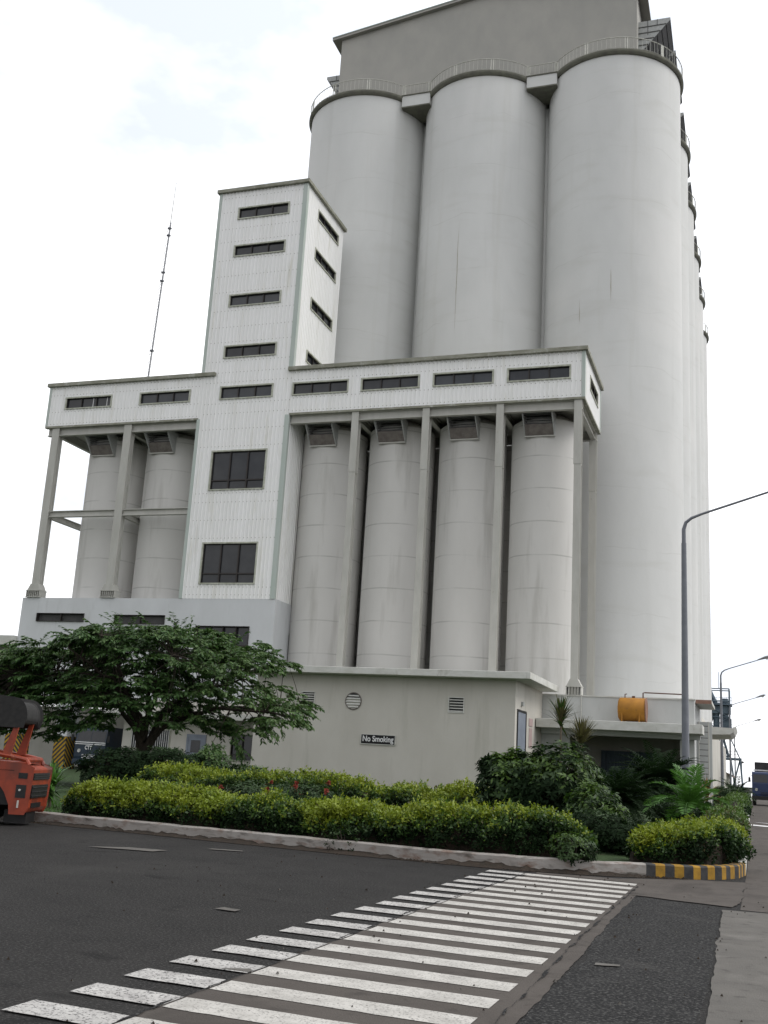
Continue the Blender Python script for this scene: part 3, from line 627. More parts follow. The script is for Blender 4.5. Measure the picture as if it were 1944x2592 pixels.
gwin = window(pb, 'x', YF + .05, -1, *gh[0], 3, trim=.05, frame='frame_pale'); gr = MB()
for j in range(19): xx = -37.15 + j * .146; gr.box(xx - .014, xx + .014, YF - .07, YF - .045, 1.75, 2.9)
gr.build('grille', 'sign_white', gwin)
dr = MB(); dr.box(-33.15, -32.05, YF + .0, YF + .05, .8, 2.63); door = dr.build('door', 'door_blue', pb)
MB().box(-32.95, -32.3, YF - .012, YF - .003, 1.65, 2.4).build('door_window', 'glass_dark', door)
MB().tube([(-33.02, YF - .08, 1.65), (-33.02, YF - .01, 1.65)], .03, 6).tube([(-33.02, YF - .08, 1.65), (-32.9, YF - .08, 1.65)], .02, 6).build('handle', 'steel_dark', door)
fr = MB(); fr.box(-33.27, -33.15, YF - .03, YF + .06, .8, 2.75); fr.box(-32.05, -31.93, YF - .03, YF + .06, .8, 2.75); fr.box(-33.15, -32.05, YF - .03, YF + .06, 2.63, 2.75); fr.build('door_frame', 'door_blue', pb)
stp = MB(); stp.box(-33.6, -31.4, 58.8, YF + .04, 0, .78); stp.box(-33.6, -31.4, 58.4, 58.8, 0, .5); stp.box(-33.6, -31.4, 58.0, 58.4, 0, .25); stp.build('steps', 'slab_edge', pb)
ca = MB(); ca.box(-39.3, -27.3, 58.8, YF - .012, 3.66, 4.02); ca.build('canopy', 'slab_edge', pb, bevel=.02)
MB().box(-37.85, -27.3, YF - .05, YF + .04, 3.3, 3.659).build('canopy_beam', 'paint_cream', pb)
def pillar(x0, x1, y0, y1):
    p = MB(); p.box(x0, x1, y0, y1, 0, 4.449); pl = p.build('pillar', 'paint_blue_white', pb); pl['label'] = 'square pillar with black and yellow chevrons low down'
    c = MB(); c.box(x0 - .01, x1 + .01, y0 - .01, y1 + .01, .16, 2.2); c.build('painted_band', 'kerb_black', pl)
    s = MB(); step = .32; t = .15
    def clip(x0, x1, z0, z1, f, fwd):       # slanted yellow stripes, clipped to the face
        z = z0 - (x1 - x0)
        while z < z1:
            pts = []
            for (u, v) in ((0, 0), (1, 1)): pass
            a0, a1 = z, z + (x1 - x0)
            q = [(x0, a0), (x1, a1), (x1, a1 + t), (x0, a0 + t)] if fwd else [(x0, a1), (x1, a0), (x1, a0 + t), (x0, a1 + t)]
            def cut(poly, lim, keep_lo):
                out = []
                for (p, r) in zip(poly, poly[1:] + poly[:1]):
                    ip = p[1] <= lim if keep_lo else p[1] >= lim; ir = r[1] <= lim if keep_lo else r[1] >= lim
                    if ip: out.append(p)
                    if ip != ir: k = (lim - p[1]) / (r[1] - p[1]); out.append((p[0] + (r[0] - p[0]) * k, lim))
                return out
            q = cut(q, z1, True) if q else q; q = cut(q, z0, False) if q else q
            if len(q) > 2: s.face([f(*k) for k in q])
            z += step
    m = (x0 + x1) / 2
    clip(x0, m if x1 - x0 > 1 else x1, .17, 2.19, lambda u, z: (u, y0 - .014, z), True)
    if x1 - x0 > 1: clip(m, x1, .17, 2.19, lambda u, z: (u, y0 - .014, z), False)
    clip(y0, y1, .17, 2.19, lambda u, z: (x1 + .014, u, z), False)
    s.build('stripe', 'chevron_yellow', pl)
pillar(-46.85, -45.65, 60.1, 61.1); pillar(-43.0, -42.1, 60.1, 61.3)
bw = empty('boundary_wall', (-50, 69, 0), 'beige boundary wall seen between the chevron pillars at the left', 'wall')
b1 = MB(); b1.box(-64, -43.4, 69, 69.3, 0, 4.3); b1.build('wall_panel', 'paint_cream', bw); MB().box(-64, -43.35, 68.92, 69.38, 4.3, 4.42).build('wall_cap', 'coping', bw)
ls = empty('left_canopy', (-54, 61, 0), 'flat pale concrete canopy running off left from the plinth', 'canopy')
MB().box(-66, -46.88, 59.6, 66, 8.0, 8.62).build('slab', 'slab_edge', ls); MB().box(-66, -46.88, 61.5, 61.9, 7.5, 7.999).build('beam', 'paint_cream', ls)
for x in (-56, -64.5): MB().box(x - .25, x + .25, 61.5, 62, 0, 7.499).build('post', 'paint_cream', ls)

# ================================================================== LOADING BAY BLOCK (right base)
lb = empty('loading_bay_building', (-14, 62, 0), 'low white base block of the silos with a dark loading bay under a flat canopy', 'building')
q = MB(); flat(q, 'x', 60.0, 60.3, -27.97, -2.92, 0, 5.9, [(-9.55, -3.67, 0, 3.88)])
q.box(-3.2, -2.92, 60.3, 68.6, 0, 5.9); q.box(-27.97, -3.2, 60.3, 68.6, 5.35, 5.55); q.build('wall', 'parapet_white', lb)
ii = MB(); ii.box(-11, -3.25, 67, 67.2, 0, 5.3); ii.box(-11.2, -11, 60.3, 67.2, 0, 5.3); ii.build('bay_back_wall', 'paint_cream', lb)
sh = MB(); sh.box(-8.7, -5.2, 66.79, 66.83, .2, 3.2)
for j in range(12): sh.box(-8.6 + j * .28, -8.45 + j * .28, 66.7, 66.79, .2, 3.2)
sh.build('bay_shutter', 'blue_steel', lb)
c = MB(); c.box(-11.05, -2.42, 57.9, 59.99, 4.05, 4.52); c.build('canopy', 'slab_edge', lb, bevel=.02)
MB().box(-11.05, -2.6, 59.5, 59.985, 3.8, 4.049).build('canopy_beam', 'parapet_white', lb)
pl = MB()
for a, b in ((-9.9, -9.72), (-8.95, -8.9)): pl.box(a, b, 59.93, 59.999, 4.53, 5.9)
pl.box(-28, -2.86, 59.94, 60.36, 5.901, 5.97); pl.build('parapet_cap', 'slab_edge', lb)
MB().box(-2.9, -2.06, 61.0, 66.5, 5.84, 6.0).build('balcony_slab', 'slab_edge', lb); MB().box(-2.9, -2.055, 60.97, 60.999, 5.8, 6.01).build('balcony_edge', 'brown_paint', lb)
s3 = MB(); s3.prism([(-2.9, 5.05), (-1.15, 5.0), (-.95, 5.13), (-1.1, 4.78), (-1.3, 4.62), (-2.9, 4.55)], 'y', 70, 78); s3.build('side_canopy', 'slab_edge', lb)
sw = MB(); sw.box(-3.6, -2.95, 68.61, 132, 0, 5.6); sw.build('side_wall', 'paint_cream', lb)
ld = empty('wall_ladder', (-2.5, 61, .2), 'dark rung ladder standing against the pale silo wall beside the lamp post', 'ladder')
a = MB(); a.tube([(-2.78, 62, .1), (-2.78, 62, 4.9)], .03, 6); a.build('rail', 'steel_pale', ld); a = MB(); a.tube([(-2.28, 62, .1), (-2.28, 62, 4.9)], .03, 6); a.build('rail', 'steel_pale', ld)
for j in range(14): MB().tube([(-2.78, 62, .5 + j * .32), (-2.28, 62, .5 + j * .32)], .022, 6).build('rung', 'steel_dark', ld)
MB().box(-2.95, -2.1, 62.3, 62.45, 0, 4.9).build('backing_panel', 'parapet_white', ld)
# ochre tank on the canopy
tk = empty('fuel_tank', (-6.05, 59, 4.52), 'ochre horizontal tank on the white canopy slab over the loading bay', 'tank')
cz = 5.22; rad = .62
MB().lathe((-6.72, 59.0, cz), [(.25, -.1), (.5, -.06), (rad - .03, 0), (rad, .05), (rad, 1.3), (rad - .03, 1.36)], 40, 'x').build('drum', 'tank_ochre', tk, smooth=True)
MB().lathe((-5.36, 59.0, cz), [(rad + .03, 0), (rad + .03, .05), (rad - .1, .07)], 40, 'x').build('end_flange', 'brown_paint', tk, smooth=True)
for x in (-6.55, -5.65):
    for y in (58.42, 59.5): MB().box(x - .03, x + .03, y, y + .07, 4.52, 5.0).build('leg', 'tank_ochre', tk)
MB().tube([(-6.45, 59, cz + .6), (-6.45, 59, cz + .8), (-6.35, 59, cz + .82)], .03, 6).tube([(-6.0, 59, cz + .6), (-6.0, 59, cz + .72)], .09, 8).build('nozzle', 'brown_pipe', tk)
MB().tube([(-5.5, 59, cz + .55), (-5.5, 59, cz + .9), (-5.4, 59, cz + .92), (-3.3, 59.2, cz + .9), (-3.3, 59.9, cz + .9)], .035, 6).build('pipe', 'brown_pipe', tk)

# ================================================================== ANNEX WITH NO SMOKING SIGN
ax = empty('annex_building', (-18, 56, 0), 'low cream flat-roofed annex with a No Smoking sign on its blank front wall', 'building')
AX0, AX1, AY0, AY1, AZ = -25.28, -11.1, 52.71, 59.93, 6.07
v1, v2 = (-22.58, -21.88, 4.5, 5.1), (-14.5, -13.75, 4.38, 5.08)
q = MB(); flat(q, 'x', AY0, AY0 + .25, AX0, AX1, 0, AZ, [v1, v2]); flat(q, 'y', AX1 - .25, AX1, AY0 + .25, AY1, 0, AZ, [(53.25, 55.35, 1.0, 4.62)]); q.box(AX0, AX0 + .25, AY0 + .25, AY1, 0, AZ)
q.build('wall', 'paint_cream', ax)
MB().box(AX0 - .95, AX1 + .9, AY0 - .9, AY1 + .0, AZ + .001, AZ + .34).build('roof_slab', 'slab_edge', ax, bevel=.02)
for v in (v1, v2):
    f = MB(); a, b, c, d = v
    for bx in ((a - .05, b + .05, d, d + .05), (a - .05, b + .05, c - .05, c), (a - .05, a, c, d), (b, b + .05, c, d)): f.box(bx[0], bx[1], AY0 - .04, AY0 + .1, bx[2], bx[3])
    o = f.build('vent', 'slab_edge', ax); s = MB()
    for j in range(5): z = c + (d - c) * (j + .35) / 5; s.prism([(AY0 - .02, z - .035), (AY0 + .06, z + .0), (AY0 + .06, z + .03), (AY0 - .02, z + .005)], 'x', a, b)
    s.build('slat', 'slab_edge', o); MB().box(a, b, AY0 + .16, AY0 + .18, c, d).build('dark_void', 'kerb_black', o)
cx, cz, r = -19.66, 4.73, .43
rg = MB(); n = 32
for j in range(n):
    t0, t1 = 2 * math.pi * j / n, 2 * math.pi * (j + 1) / n
    rg.tube([(cx + r * math.cos(t0), AY0 - .03, cz + r * math.sin(t0)), (cx + r * math.cos(t1), AY0 - .03, cz + r * math.sin(t1))], .03, 5)
o = rg.build('round_vent', 'hood_rust', ax); s = MB()
for j in range(1, 6):
    z = cz - r + 2 * r * j / 6; hw = math.sqrt(r * r - (z - cz) ** 2) - .01; s.prism([(AY0 - .05, z - .055), (AY0 - .01, z + .01), (AY0 - .01, z + .03), (AY0 - .06, z - .035)], 'x', cx - hw, cx + hw)
s.build('slat', 'slab_edge', o)
tp = MB(); z = cz + r * .5; tp.prism([(cx - r * .86, cz + r * .42), (cx + r * .86, cz + r * .42), (cx + r * .66, cz + r * .72), (cx + .1, cz + r * .93), (cx - .1, cz + r * .93), (cx - r * .66, cz + r * .72)], 'y', AY0 - .012, AY0 - .004); tp.build('dark_gap', 'kerb_black', o)
MB().box(AX1 - .06, AX1 + .02, 53.3, 55.3, 1.0, 4.58).build('door', 'door_blue', ax)
MB().box(AX1 + .002, AX1 + .05, 53.18, 53.3, 1.0, 4.68).box(AX1 + .002, AX1 + .05, 55.3, 55.42, 1.0, 4.68).box(AX1 + .002, AX1 + .05, 53.3, 55.3, 4.58, 4.68).build('door_frame', 'sign_black', ax)
MB().box(AX1 + .002, AX1 + .12, 54.1, 54.4, 4.9, 5.1).build('door_lamp', 'galvanised', ax)
MB().box(AX1 + .002, AX1 + .03, 56.2, 57.2, 4.0, 4.4).box(AX1 + .002, AX1 + .025, 56.3, 57.1, 2.9, 3.9).build('notice', 'sign_red', ax)
def text(s, size, name, m, parent, loc, rot, ext=.006, xs=1.0, bold=0.0):
    cu = bpy.data.curves.new(name, 'FONT'); cu.body = s; cu.size = size; cu.extrude = ext; cu.align_x = 'CENTER'; cu.align_y = 'CENTER'; cu.offset = bold
    t = bpy.data.objects.new(name, cu); COL.objects.link(t); dg = bpy.context.evaluated_depsgraph_get(); me = bpy.data.meshes.new_from_object(t.evaluated_get(dg)); bpy.data.objects.remove(t)
    me.name = name; me.materials.clear(); me.materials.append(M[m]); o = bpy.data.objects.new(name, me); COL.objects.link(o)
    o.matrix_world = Matrix.Translation(loc) @ rot.to_4x4() @ Matrix.Diagonal((xs, 1, 1, 1)); mw_ = o.matrix_world.copy(); o.parent = parent; o.matrix_parent_inverse = (parent.matrix_basis.inverted() if parent.type == 'EMPTY' else Matrix()); return o
sg = empty('sign', (-18.18, 52.69, 2.82), 'black No Smoking sign with white letters on the cream annex wall', 'sign')
MB().box(-19.09, -17.27, AY0 - .06, AY0 - .03, 2.6, 3.05).build('board', 'sign_black', sg)
b = MB(); z0, z1, xa, xb = 2.6, 3.05, -19.09, -17.27
for bx in ((xa - .02, xb + .02, z1, z1 + .03), (xa - .02, xb + .02, z0 - .03, z0), (xa - .03, xa, z0, z1), (xb, xb + .03, z0, z1)): b.box(bx[0], bx[1], AY0 - .07, AY0 - .02, bx[2], bx[3])
b.build('sign_frame', 'slab_edge', sg)
text('No Smoking', .40, 'lettering', 'sign_white', sg, (-18.18, AY0 - .07, 2.84), Matrix.Rotation(R(90), 3, 'X'), xs=.84, bold=.008)

# ================================================================== ANTENNA MAST
am = empty('antenna_mast', (-42.6, 65, 26.4), 'thin guyed radio mast rising from the left gallery roof', 'antenna')
m_ = MB(); zb, zt = 26.3, 41.5
def mx_(z): return -42.38 + (z - zb) * .034
m_.tube([(mx_(zb), 65, zb), (mx_(zt), 65, zt)], .04, 5)
for dx, dy in ((-.12, -.07), (.12, -.07), (0, .14)): m_.tube([(mx_(zb) + dx, 65 + dy, zb), (mx_(zt) + dx, 65 + dy, zt)], .012, 4)
z = zb; s = 1
while z < zt - .3: m_.tube([(mx_(z) - .12 * s, 64.93, z), (mx_(z + .3) + .12 * s, 64.93, z + .3)], .010, 3); m_.tube([(mx_(z) + .12 * s, 64.93, z), (mx_(z), 65.14, z + .3)], .010, 3); z += .3; s = -s
m_.build('lattice', 'lamp_pole', am); MB().tube([(mx_(zt), 65, zt), (mx_(44.9), 65, 44.9)], [.035, .02], 5).build('whip', 'galvanised', am)
boxes('clamp', 'lamp_pole', am, [(mx_(z) - .13, mx_(z) + .13, 64.9, 65.1, z - .05, z + .05) for z in (30.9, 36.6, 37.3, 41.0, 40.4)])
for px, py in ((-46.6, 60.4), (-35.4, 60.4), (-46.6, 66.5), (-35.4, 66.5)):
    for z in (30.9, 36.6): MB().tube([(mx_(z), 65, z), (px, py, 26.6)], .007, 3).build('guy_wire', 'galvanised', am)

# ================================================================== STREET LAMPS
def lamp(x, y, h, arm, r0, r1, lab, rise=.33):
    e = empty('street_lamp', (x, y, 0), lab, 'street lamp', 'street lamps along the road')
    MB().tube([(x, y, 0), (x, y, h * .5), (x, y, h - .8)], [r0, (r0 + r1) / 2, r1], 14).build('pole', 'lamp_pole', e, smooth=True)
    pts = [(x, y, h - .8), (x, y, h - .25), (x + .08, y, h + .02), (x + .3, y, h + .2), (x + .7, y, h + .36), (x + arm, y, h + .36 + (arm - .7) * rise)]
    MB().tube(pts, [r1 * .85, r1 * .8, r1 * .7, r1 * .6, r1 * .5, r1 * .42], 10).build('arm', 'lamp_pole', e, smooth=True)
    MB().lathe((x, y, 0), [(r0 * 1.9, .1), (r0 * 1.9, .2), (r0 * 1.2, .24), (r0 * 1.15, .5)], 14).build('base_plate', 'lamp_pole', e)
    zx = h + .36 + (arm - .7) * rise; hx = x + arm - .1; d = Vector((1, 0, rise)).normalized(); u = Vector((-rise, 0, 1)).normalized()
    hd = MB(); secs = [(0, .06, .06), (.3, .1, .1), (.6, .17, .14), (.9, .17, .13), (1.08, .08, .06)]; base = []
    for s, wy, hz in secs:
        cpt = Vector((hx, y, zx - .03)) + d * s
        base.append([cpt + Vector((0, wy * math.cos(t), 0)) + u * (hz * math.sin(t) * (1 if math.sin(t) > 0 else .5)) for t in np.linspace(0, 2 * math.pi, 12, endpoint=False)])
    for A, B in zip(base, base[1:]):
        for j in range(12): hd.face([A[j], A[(j + 1) % 12], B[(j + 1) % 12], B[j]])
    hd.face(base[0][::-1]); hd.face(base[-1]); ho = hd.build('lamp_head', 'lamp_head', e, smooth=True)
    cpt = Vector((hx, y, zx - .07)) + d * .75; MB().lathe(tuple(cpt), [(.03, -.13), (.11, -.09), (.15, 0)], 14).build('lens', 'lamp_lens', ho, smooth=True)
lamp(-2.37, 42.0, 11.45, 3.6, .15, .095, 'nearest grey street lamp, its tall pole rising behind the right hedge, arm leaving the frame')
lamp(-2.33, 90.8, 10.4, 2.95, .14, .08, 'second street lamp along the road, in front of the steel tower')
lamp(-2.36, 126.2, 10.1, 2.9, .12, .075, 'third street lamp along the road, shorter looking behind the second')
lamp(-2.4, 161.7, 9.55, 2.7, .11, .07, 'farthest and smallest street lamp along the road')
e = empty('floodlight_mast', (-2.3, 250, 0), 'distant thin floodlight mast near the road end', 'mast')
MB().tube([(-2.3, 250, 0), (-2.3, 250, 6.6)], .07, 6).build('pole', 'galvanised', e); MB().lathe((-2.3, 250, 6.5), [(.1, -.2), (.5, 0), (.5, .15), (.1, .3)], 10).build('head', 'steel_dark', e)

# ================================================================== FAR STEEL TOWER AND SHED
ft = empty('steel_tower', (-5, 182, 0), 'far blue-grey lattice steel tower with platforms and ducts beside the silos', 'steel tower')
t = MB(); xs = (-8.2, -3.4); ys = (180, 184)
for x in xs:
    for y in ys: t.tube([(x + (.8 if x > -5 else 0), y, 0), (x, y, 6), (x, y, 16.5)], .11, 5)
for z in (3, 6, 9, 12, 14.5, 16.5):
    for y in ys: t.tube([(xs[0], y, z), (xs[1], y, z)], .09, 4)
    for x in xs: t.tube([(x, ys[0], z), (x, ys[1], z)], .09, 4)
for za, zb in ((0, 3), (3, 6), (6, 9), (9, 12), (12, 14.5)):
    t.tube([(xs[0], 180, za), (xs[1], 180, zb)], .07, 4); t.tube([(xs[1], 180, za), (xs[0], 180, zb)], .07, 4)
t.tube([(-3.4, 180, 9), (-1.9, 180, 5.6)], .09, 4); t.tube([(-3.4, 180, 0), (-1.9, 180, 5.6)], .12, 4); t.tube([(-1.9, 180, 5.6), (-1.5, 180, 0)], .14, 4)
t.build('lattice', 'blue_steel', ft)
p = MB(); p.box(-8.6, -1.7, 179.6, 184, 5.45, 5.75); p.box(-8.4, -2.8, 179.6, 184, 9.6, 9.9); p.box(-8.4, -3.0, 179.6, 184, 13.9, 14.1); p.build('platform', 'blue_steel', ft)
dk = MB(); dk.tube([(-7.3, 181, 0), (-7.3, 181, 9), (-5.9, 181, 13)], .45, 8); dk.box(-7.9, -6.2, 180.2, 183, 10.2, 12.6); dk.box(-5.6, -4.0, 180.2, 182.5, 5.8, 7.4); dk.box(-6.3, -3.2, 180.1, 183, 12.6, 13.8); dk.tube([(-3.6, 180.6, 5.8), (-4.6, 180.6, 9.5)], .22, 6); dk.tube([(-6.2, 180.1, 0), (-4.4, 180.1, 9.6)], .16, 6); dk.tube([(-5.4, 181, 3), (-5.4, 181, 14)], .5, 10); dk.tube([(-4.1, 181, 9.9), (-4.1, 181, 15)], .55, 10); dk.box(-4.6, -3.1, 180.3, 182, 10, 11.8); dk.tube([(-5.4, 181, 14), (-6.4, 181, 16.2)], .35, 8); dk.tube([(-6.6, 180.5, 10), (-6.6, 180.5, 17.6)], .4, 8); dk.build('duct', 'blue_steel', ft)
rl = MB()
for z, xa, xb in ((5.75, -8.6, -1.7), (9.9, -8.4, -2.8), (14.1, -8.4, -3.0)):
    for h in (.5, 1.0): rl.tube([(xa, 179.65, z + h), (xb, 179.65, z + h)], .035, 3)
    for j in range(8): xx = xa + (xb - xa) * j / 7; rl.tube([(xx, 179.65, z), (xx, 179.65, z + 1)], .03, 3)
rl.tube([(-5.0, 181, 16.5), (-5.0, 181, 19.2)], .04, 4); rl.build('guard_rail', 'blue_steel', ft)
sd_ = empty('shed', (-8, 140, 0), 'low brown shed with a sloping roof below the far steel tower', 'shed')
MB().prism([(-12, 0), (-2.75, 0), (-2.75, 2.9), (-6.5, 4.6), (-12, 4.6)], 'y', 136, 150).build('wall', 'paint_cream', sd_); MB().prism([(-6.5, 4.62), (-2.3, 2.72), (-2.3, 2.5), (-6.5, 4.4)], 'y', 135.4, 150.4).build('roof', 'shed_brown', sd_)
bx = MB(); bx.box(-2.75, -2.0, 57.0, 57.8, .16, 1.0); tag(bx.build('utility_box', 'slab_edge', bevel=.03), 'small white concrete box among the plants near the ladder', 'box')
bx = MB(); bx.box(-2.0, -1.35, 59.0, 59.6, .16, .5); tag(bx.build('utility_box', 'slab_edge', bevel=.03), 'low flat white block right of the taller white box', 'box')

# ================================================================== VEHICLES
def wheel(x, y, z, r, wd, parent, axis='x', rim='galvanised'):
    """tyre with rounded shoulders, dished rim and hub"""
    h = wd / 2
    ty = MB().lathe((x, y, z), [(r * .55, -h), (r * .9, -h), (r * .985, -h * .75), (r, -h * .4), (r, h * .4), (r * .985, h * .75), (r * .9, h), (r * .55, h)], 36, axis).build('wheel', 'rubber', parent, smooth=True)
    MB().lathe((x, y, z), [(r * .2, -h * .95), (r * .3, -h * .5), (r * .5, -h * .55), (r * .56, -h * 1.02), (r * .56, h * 1.02), (r * .5, h * .55), (r * .3, h * .5), (r * .2, h * .95)], 28, axis).build('rim', rim, ty, smooth=True)
    return ty
# orange yard tractor, local frame: +x = its rear end
fk = empty('forklift', (-13.0, 18.35, 0), 'old orange forklift parked against the kerb at the left edge, black louvres in its rear', 'forklift')
X, Y = 0, 0
FR = Matrix.Rotation(R(-6), 4, 'Z')
def fp(mb, name, m, par=None, **kw):
    o = mb.build(name, m, None, **kw); o.parent = par or fk; return o
side = [(-3.2, 1.0), (-.78, 1.0), (-.62, .9), (-.42, .66), (-.30, .42), (-.28, .26), (-.02, .26), (.03, .36), (.07, 1.12), (-.06, 1.17), (-.7, 1.22), (-3.2, 1.3)]
fp(MB().prism(side, 'y', -.0, 1.3), 'counterweight', 'orange_paint', bevel=.03)
fp(MB().box(-3.2, -.1, .05, 1.25, 1.2, 1.235), 'deck', 'orange_paint', bevel=.01)
for yy in (.12, 1.12): fp(MB().tube([(-3.1, yy, 1.42), (-1.0, yy, 1.40), (-.45, yy, 1.34), (-.12, yy, 1.28), (-.06, yy, 1.18)], .05, 8), 'bumper_rail', 'orange_paint', smooth=True)
fp(MB().tube([(-.12, .12, 1.28), (-.12, 1.12, 1.28)], .05, 8), 'bumper_rail', 'orange_paint', smooth=True)
def RX(z): return .03 + .04 * (z - .36) / .76
for a, b in ((.90, 1.03), (.55, .80)):
    o_ = fp(MB().box(RX(a) - .01, RX(b) + .012, .10, 1.2, a, b), 'louvre', 'black_metal')
    for q in range(3): z = a + (b - a) * (q + .5) / 3; fp(MB().box(RX(z), RX(z) + .03, .12, 1.18, z - .012, z + .006), 'louvre_slat', 'rubber', o_)
fp(MB().box(RX(.4) - .01, RX(.4) + .012, .25, .9, .36, .45), 'tow_slot', 'black_metal')
fp(MB().box(-.22, -.02, -.008, -.001, .55, .8), 'side_grille', 'black_metal'); fp(MB().box(-.20, -.02, -.008, -.001, .92, 1.03), 'side_grille', 'black_metal')
fp(MB().lathe((-.14, -.012, .70), [(.022, -.02), (.022, .01)], 10, 'y'), 'reflector', 'lamp_lens')
fp(MB().box(-.16, -.13, -.03, -.001, .36, .5), 'latch', 'steel_pale')
fp(MB().box(-3.2, -.3, .0, .03, 1.06, 1.075), 'body_seam', 'black_metal')
for yy in (.08, 1.0): fp(MB().prism([(-.62, 1.36), (-.44, 1.36), (-.34, 2.0), (-.42, 2.0)], 'y', yy, yy + .07), 'guard_post', 'orange_paint')
fp(MB().box(-3.1, -.35, .08, .15, 1.93, 2.0), 'guard_rail', 'orange_paint')
prof = [(-3.2, 1.98), (-.30, 1.98), (-.27, 2.1)] + [(-.27 - .22 * (1 - math.cos(t)), 2.1 + .32 * math.sin(t)) for t in np.linspace(.1, math.pi / 2, 8)] + [(-1.4, 2.5), (-3.2, 2.56)]
fp(MB().prism(prof, 'y', .02, 1.15), 'roof_hood', 'rubber', bevel=.08)
fp(MB().box(-3.1, -.3, .1, 1.1, .4, .95), 'chassis', 'black_metal')
fp(MB().box(-.5, -.06, .35, .95, .06, .3), 'ballast', 'black_metal')
for wy in (.16, 1.12): wheel(-2.7, wy, .42, .42, .30, fk, 'y', 'black_metal').matrix_parent_inverse = Matrix()
for wy in (.2, 1.0): fp(MB().box(-3.42, -3.26, wy, wy + .12, .1, 2.9), 'mast_rail', 'orange_paint')
fp(MB().box(-3.5, -3.43, .1, 1.22, .15, .7), 'carriage', 'black_metal')
for wy in (.25, .93): fp(MB().box(-4.5, -3.5, wy, wy + .12, .12, .17), 'fork', 'black_metal')
fp(MB().box(-2.2, -1.7, .35, .95, 1.3, 1.42).box(-1.72, -1.6, .35, .95, 1.4, 1.85), 'seat', 'rubber')
for wy in (.16, 1.12): wheel(-1.08, wy, .48, .48, .30, fk, 'y', 'black_metal').matrix_parent_inverse = Matrix()
fk.matrix_basis = Matrix.Translation((-13.58, 18.3, 0)) @ Matrix.Rotation(R(20), 4, 'Z')

def truck(cx, y0, wd, label, paint, name, far=False):
    e = empty(name, (cx, y0, 0), label, 'truck'); a, b = cx - wd / 2, cx + wd / 2
    MB().prism([(y0 + .03, .75), (y0, 1.0), (y0, 1.85), (y0 + .16, 2.75), (y0 + .35, 2.85), (y0 + 1.9, 2.85), (y0 + 1.9, .75)], 'x', a, b).build('cab', paint, e, bevel=.06)
    def fy(z): return y0 + .16 * (z - 1.85) / .9
    for xa, xb in ((a + .12, cx - .02), (cx + .02, b - .12)):
        MB().face([(xa, fy(1.95) - .01, 1.95), (xb, fy(1.95) - .01, 1.95), (xb, fy(2.62) - .01, 2.62), (xa, fy(2.62) - .01, 2.62)]).build('windscreen', 'glass_dark', e)
    for xx in (a + .35, b - .35):
        MB().lathe((xx, y0 - .03, 1.35), [(.11, -.02), (.12, .03)], 14, 'y').build('headlight', 'lamp_lens', e)
    MB().box(a - .03, b + .03, y0 - .14, y0 + .1, .5, .82).build('bumper', 'black_metal' if far else 'navy_paint', e, bevel=.03)
    gr = MB()
    for z in (.9, 1.0, 1.1): gr.box(cx - .55, cx + .55, y0 - .03, y0 - .002, z, z + .035)
    gr.build('grille', 'sign_white' if not far else 'black_metal', e)
    for s, xx in ((-1, a), (1, b)):
        m = MB(); m.tube([(xx, y0 + .1, 2.5), (xx + s * .2, y0 - .05, 2.45), (xx + s * .2, y0 - .05, 1.95)], .018, 5); m.box(xx + s * .2 - .09, xx + s * .2 + .09, y0 - .09, y0 - .05, 1.95, 2.35); m.build('mirror', 'black_metal', e)
    for yy in (y0 + .95, y0 + 5.0):
        for xx in (a + .18, b - .18): wheel(xx, yy, .5, .5, .3, e, 'x')
    MB().box(a + .25, b - .25, y0 + 1, y0 + 6.5, .6, .85).build('chassis', 'black_metal', e)
    return e, a, b
t1, a, b = truck(-40.3, 60.2, 2.3, 'dark navy truck with white stripes and CTT letters in the drive-through behind the tree', 'navy_paint', 'truck')
s = MB(); s.box(a + .03, b - .03, 60.17, 60.19, 1.87, 1.93); s.box(a + .01, b - .01, 60.165, 60.187, 1.76, 1.81); s.build('stripe', 'sign_white', t1)
text('CTT', .34, 'lettering', 'sign_white', t1, (-40.4, 60.16, 1.56), Matrix.Rotation(R(90), 3, 'X'), xs=.8, bold=.012)
MB().box(a, b, 62.2, 67.5, 1.0, 2.9).build('cargo_box', 'tarp_dark', t1)
r = MB(); r.tube([(a + .15, 60.6, 3.02), (b - .15, 60.6, 3.02)], .05, 6); r.box(a + .2, b - .3, 60.7, 61.8, 2.86, 2.93)
for xx in (a + .3, b - .3): r.tube([(xx, 60.6, 2.85), (xx, 60.6, 3.02)], .025, 5)
r.build('roof_rack', 'galvanised', t1)
t2, a, b = truck(1.12, 100, 2.5, 'blue truck with a high dark load coming up the road at the right edge', 'truck_blue', 'truck', True)
MB().prism([(a + .25, .95), (b - .1, .95), (b - .1, 3.7), (a + .25, 3.7)], 'y', 102.1, 108).build('cargo_body', 'tarp_dark', t2)
MB().box(a + .1, b - .1, 101.95, 102.08, 2.95, 3.05).build('headboard', 'sign_white', t2)

